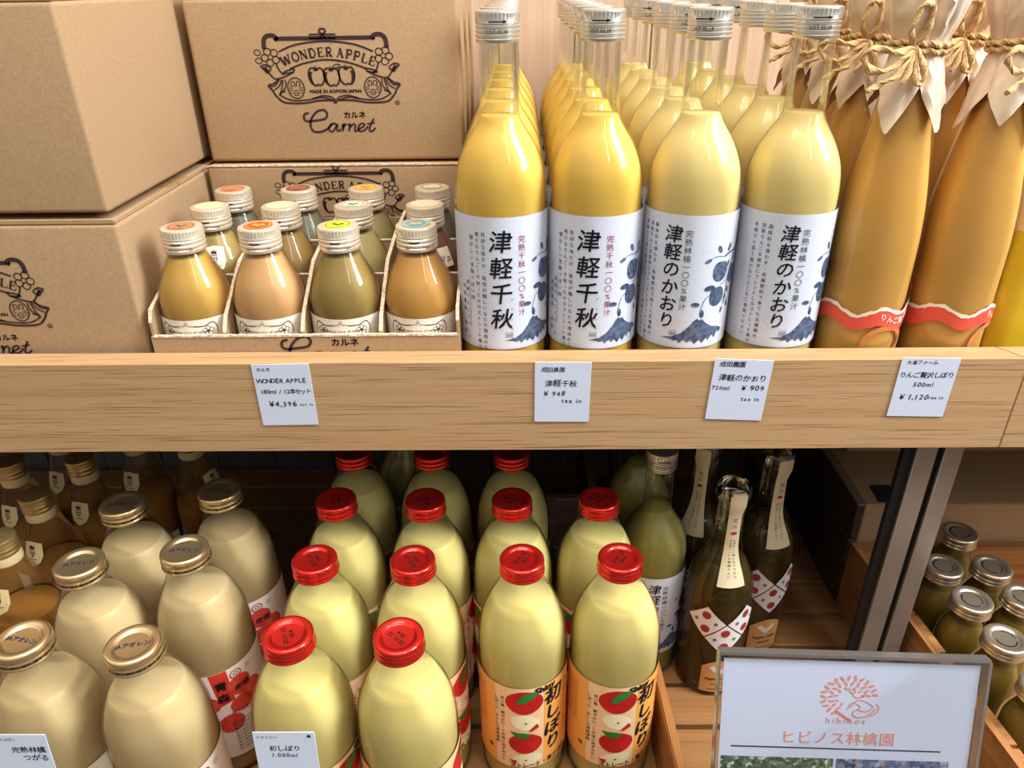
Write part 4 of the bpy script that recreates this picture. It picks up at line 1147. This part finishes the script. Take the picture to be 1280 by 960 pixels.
J_OUT = smooth_prof([(JR*.92, 0), (JR, .005), (JR, .012), (JR, .07), (JR*.98, .088), (.0205, .099), (.0172, .107), (.0165, .112), (.0165, .128)], 4)
tj = thing('lidded_jar', 'small amber jar with pale metal lid', 'jar', (0, 0, Z0+.006))
bottle_body(tj, J_OUT, .108, JARJ, n=44, inset=.0018)
cp = link('lid', lug_cap(.0195, .0135), pbr('aged_tin_lid', (216, 196, 168), .28, metal=.85), tj); cp.location = (0, 0, .1215)
g = G(); g.stroke([(.0095*math.cos(a), .0095*math.sin(a)) for a in [i*PI/8 for i in range(3, 11)]], .0012); g.stroke([(.0095*math.cos(a), .0095*math.sin(a)) for a in [i*PI/8+PI for i in range(3, 8)]], .0008)
link('lid_print', on_plane(g, lambda u, v: (u, v, .0119)), BLACK, cp)
tj['group'] = 'lidded jars in the right crate'
proto(tj)
jl = [((1200, 664), 'lidded amber jar, rearmost, tucked beside the steel post'), ((1180, 706), 'lidded amber jar, second row, against the crate edge'), ((1241, 707), 'lidded amber jar, second row, right one'),
      ((1216, 748), 'lidded amber jar, third row, against the crate edge, golden lid'), ((1281, 745), 'lidded amber jar, third row, at the right picture edge'),
      ((1258, 797), 'lidded amber jar with silvery lid, fourth row, above the sign corner'), ((1306, 858), 'lidded amber jar, nearest, right of the acrylic sign')]
ZC = Z0+.006+.135
for i, ((px, py), lb) in enumerate(jl):
    p = at(px, py, z=ZC)
    if i == 0:
        tj.location = (p.x, p.y, Z0+.006); tj['label'] = lb
    else: dup(tj, (p.x, p.y, Z0+.006), R(i*23), lb)

# ---------------------------------------------------------------- acrylic sign
TL = at(905, 822, y=-.150); TR = at(1226, 832, y=-.150)
w_ = (TR-TL).length; hgt = .272; tilt = R(16)
t = thing('acrylic_sign', 'clear acrylic stand holding a white farm poster with orange tree logo', 'sign', (0, 0, 0))
ux = (TR-TL).normalized(); mid = (TL+TR)/2
vz = Vector((0, math.sin(tilt), math.cos(tilt)))
t.location = mid - vz*hgt; t.location.z = max(t.location.z, Z0+.003)
base = Vector(t.location)
hgt = (mid.z-base.z)/vz.z
base = mid - vz*hgt; t.location = base
nv_ = ux.cross(vz).normalized()   # towards +y/back
def sg(u, v, d=0):
    """d: in front of the poster"""
    nn = nv_ if nv_.y < 0 else -nv_
    return ux*u + vz*v + nn*d
def slab(u0, u1, v0, v1, d0, d1):
    vs = [sg(u, v, d) for d in (d0, d1) for u, v in ((u0, v0), (u1, v0), (u1, v1), (u0, v1))]
    return mesh(vs, [(0, 1, 2, 3), (7, 6, 5, 4), (0, 4, 5, 1), (1, 5, 6, 2), (2, 6, 7, 3), (3, 7, 4, 0)])
W2 = w_/2
link('poster', slab(-W2, W2, .012, hgt, -.0003, .0003), WHITE, t)
ACR = thin_glass('acrylic', (252, 252, 253), .22, .03)
EDGE = pbr('acrylic_edge', (122, 114, 108), .15, spec=.8, trans=.5)
link('front_plate', slab(-W2-.003, W2+.004, .0, hgt+.004, .0008, .0032), ACR, t)
link('back_plate', slab(-W2-.003, W2+.003, .0, hgt+.006, -.0035, -.0008), ACR, t)
for a, b, c, d in ((-W2-.0042, W2+.0052, hgt+.0041, hgt+.0066), (-W2-.0042, -W2-.0031, 0, hgt+.004), (W2+.0041, W2+.0062, 0, hgt+.004)) and [(-W2-.0042, W2+.0052, hgt+.0041, hgt+.0062), (-W2-.0042, -W2-.0031, 0, hgt+.004), (W2+.0041, W2+.0062, 0, hgt+.004)]:
    link('plate_edge', slab(a, b, c, d, -.004, .0034), EDGE, t)
foot = mesh([(x, y, z) for z in (.0, .0025) for x, y in ((-W2, .001), (W2, .001), (W2, .075), (-W2, .075))], [(3, 2, 1, 0), (4, 5, 6, 7), (0, 1, 5, 4), (1, 2, 6, 5), (2, 3, 7, 6), (3, 0, 4, 7)])
link('foot_plate', foot, ACR, t)
def sprint(name, g, mat, d=.0006): return link(name, on_plane(g, lambda u, v: sg(u, hgt+v, d)), mat, kids(t)[0] if kids(t)[0].name.startswith('poster') else t)
px = w_/322.0   # metres per photograph pixel on the sheet
py = px*1.12
ORG = pbr('coral_ink', (226, 138, 112), .6)
cx = (1066-1065)*px
g = G(); rnd = random.Random(11)
def leaf(g, x, y, l, a, wd=.42):
    c, s = math.cos(a), math.sin(a)
    g.poly([(x+c*u*l-s*v*l*wd, y+s*u*l+c*v*l*wd) for u, v in ((-.5, 0), (-.2, .38), (.15, .42), (.5, 0), (.15, -.42), (-.2, -.38))])
for ring_, (rx, ry, n, l) in enumerate(((33, 24, 17, 10), (24, 17, 13, 8.5), (17, 11, 8, 7))):
    for i in range(n):
        a = R(8)+i*R(230)/(n-1)
        ex, ey = math.cos(a), math.sin(a)
        leaf(g, cx+(rx*ex-1)*px, (-44+ry*ey)*py, l*px, math.atan2(ey*.8, ex)+(.35 if i % 2 else -.35))
for i in range(4): leaf(g, cx+(-14+5*i)*px, (-64-3*i)*py, 11*px, -.6)
for pts in ([(2, -57), (10, -48), (22, -50), (30, -56), (22, -62), (10, -60), (5, -66), (14, -70), (26, -66), (34, -58)], [(-2, -60), (2, -52), (8, -50)], [(34, -52), (38, -58), (34, -64), (26, -68)], [(2, -38), (6, -44), (14, -44), (20, -38)], [(-2, -32), (0, -38), (6, -38), (4, -32)], [(8, -52), (14, -56), (10, -60)]):
    g.stroke([(cx+a*px, b*py) for a, b in pts], 1.3*px)
g.text('hibinos', cx-3*px, -78*py, 12.5*px, align='C', sp=1.4)
g.text('ヒビノス林檎園', cx-11*px, -104*py, 20.5*px, align='C', sp=1.06)
sprint('coral_logo_and_lettering', g, ORG)
g = G(); g.stroke([(-146*px, -111*py), (124*px, -111*py)], 1.8*px, smooth=False); sprint('black_line', g, BLACK)
def photo_mat(name, cols, sc):
    mt = bpy.data.materials.new(name); mt.use_nodes = True; N = mt.node_tree.nodes; L = mt.node_tree.links
    tc = N.new('ShaderNodeTexCoord'); v = N.new('ShaderNodeTexVoronoi'); v.inputs['Scale'].default_value = sc
    r = N.new('ShaderNodeValToRGB'); L.new(tc.outputs['Object'], v.inputs['Vector'])
    sp = N.new('ShaderNodeSeparateColor'); L.new(v.outputs['Color'], sp.inputs[0]); L.new(sp.outputs[0], r.inputs[0])
    el = r.color_ramp.elements; el[0].color = lin(cols[0]); el[1].color = lin(cols[-1])
    for i, c in enumerate(cols[1:-1]):
        e = el.new((i+1)/(len(cols)-1)); e.color = lin(c)
    L.new(r.outputs[0], N['Principled BSDF'].inputs['Base Color']); return mt
g = G(); g.poly([(-158*px, -124*py), (-13*px, -124*py), (-13*px, -220*py), (-158*px, -220*py)]); sprint('orchard_photograph', g, photo_mat('photo_green', [(30, 44, 34), (60, 84, 52), (98, 124, 80), (36, 52, 46), (200, 205, 200)], 420))
g = G(); g.poly([(-9*px, -124*py), (136*px, -124*py), (136*px, -220*py), (-9*px, -220*py)]); sprint('people_photograph', g, photo_mat('photo_blue', [(28, 32, 44), (70, 88, 128), (150, 170, 200), (40, 44, 60), (205, 160, 140)], 260))
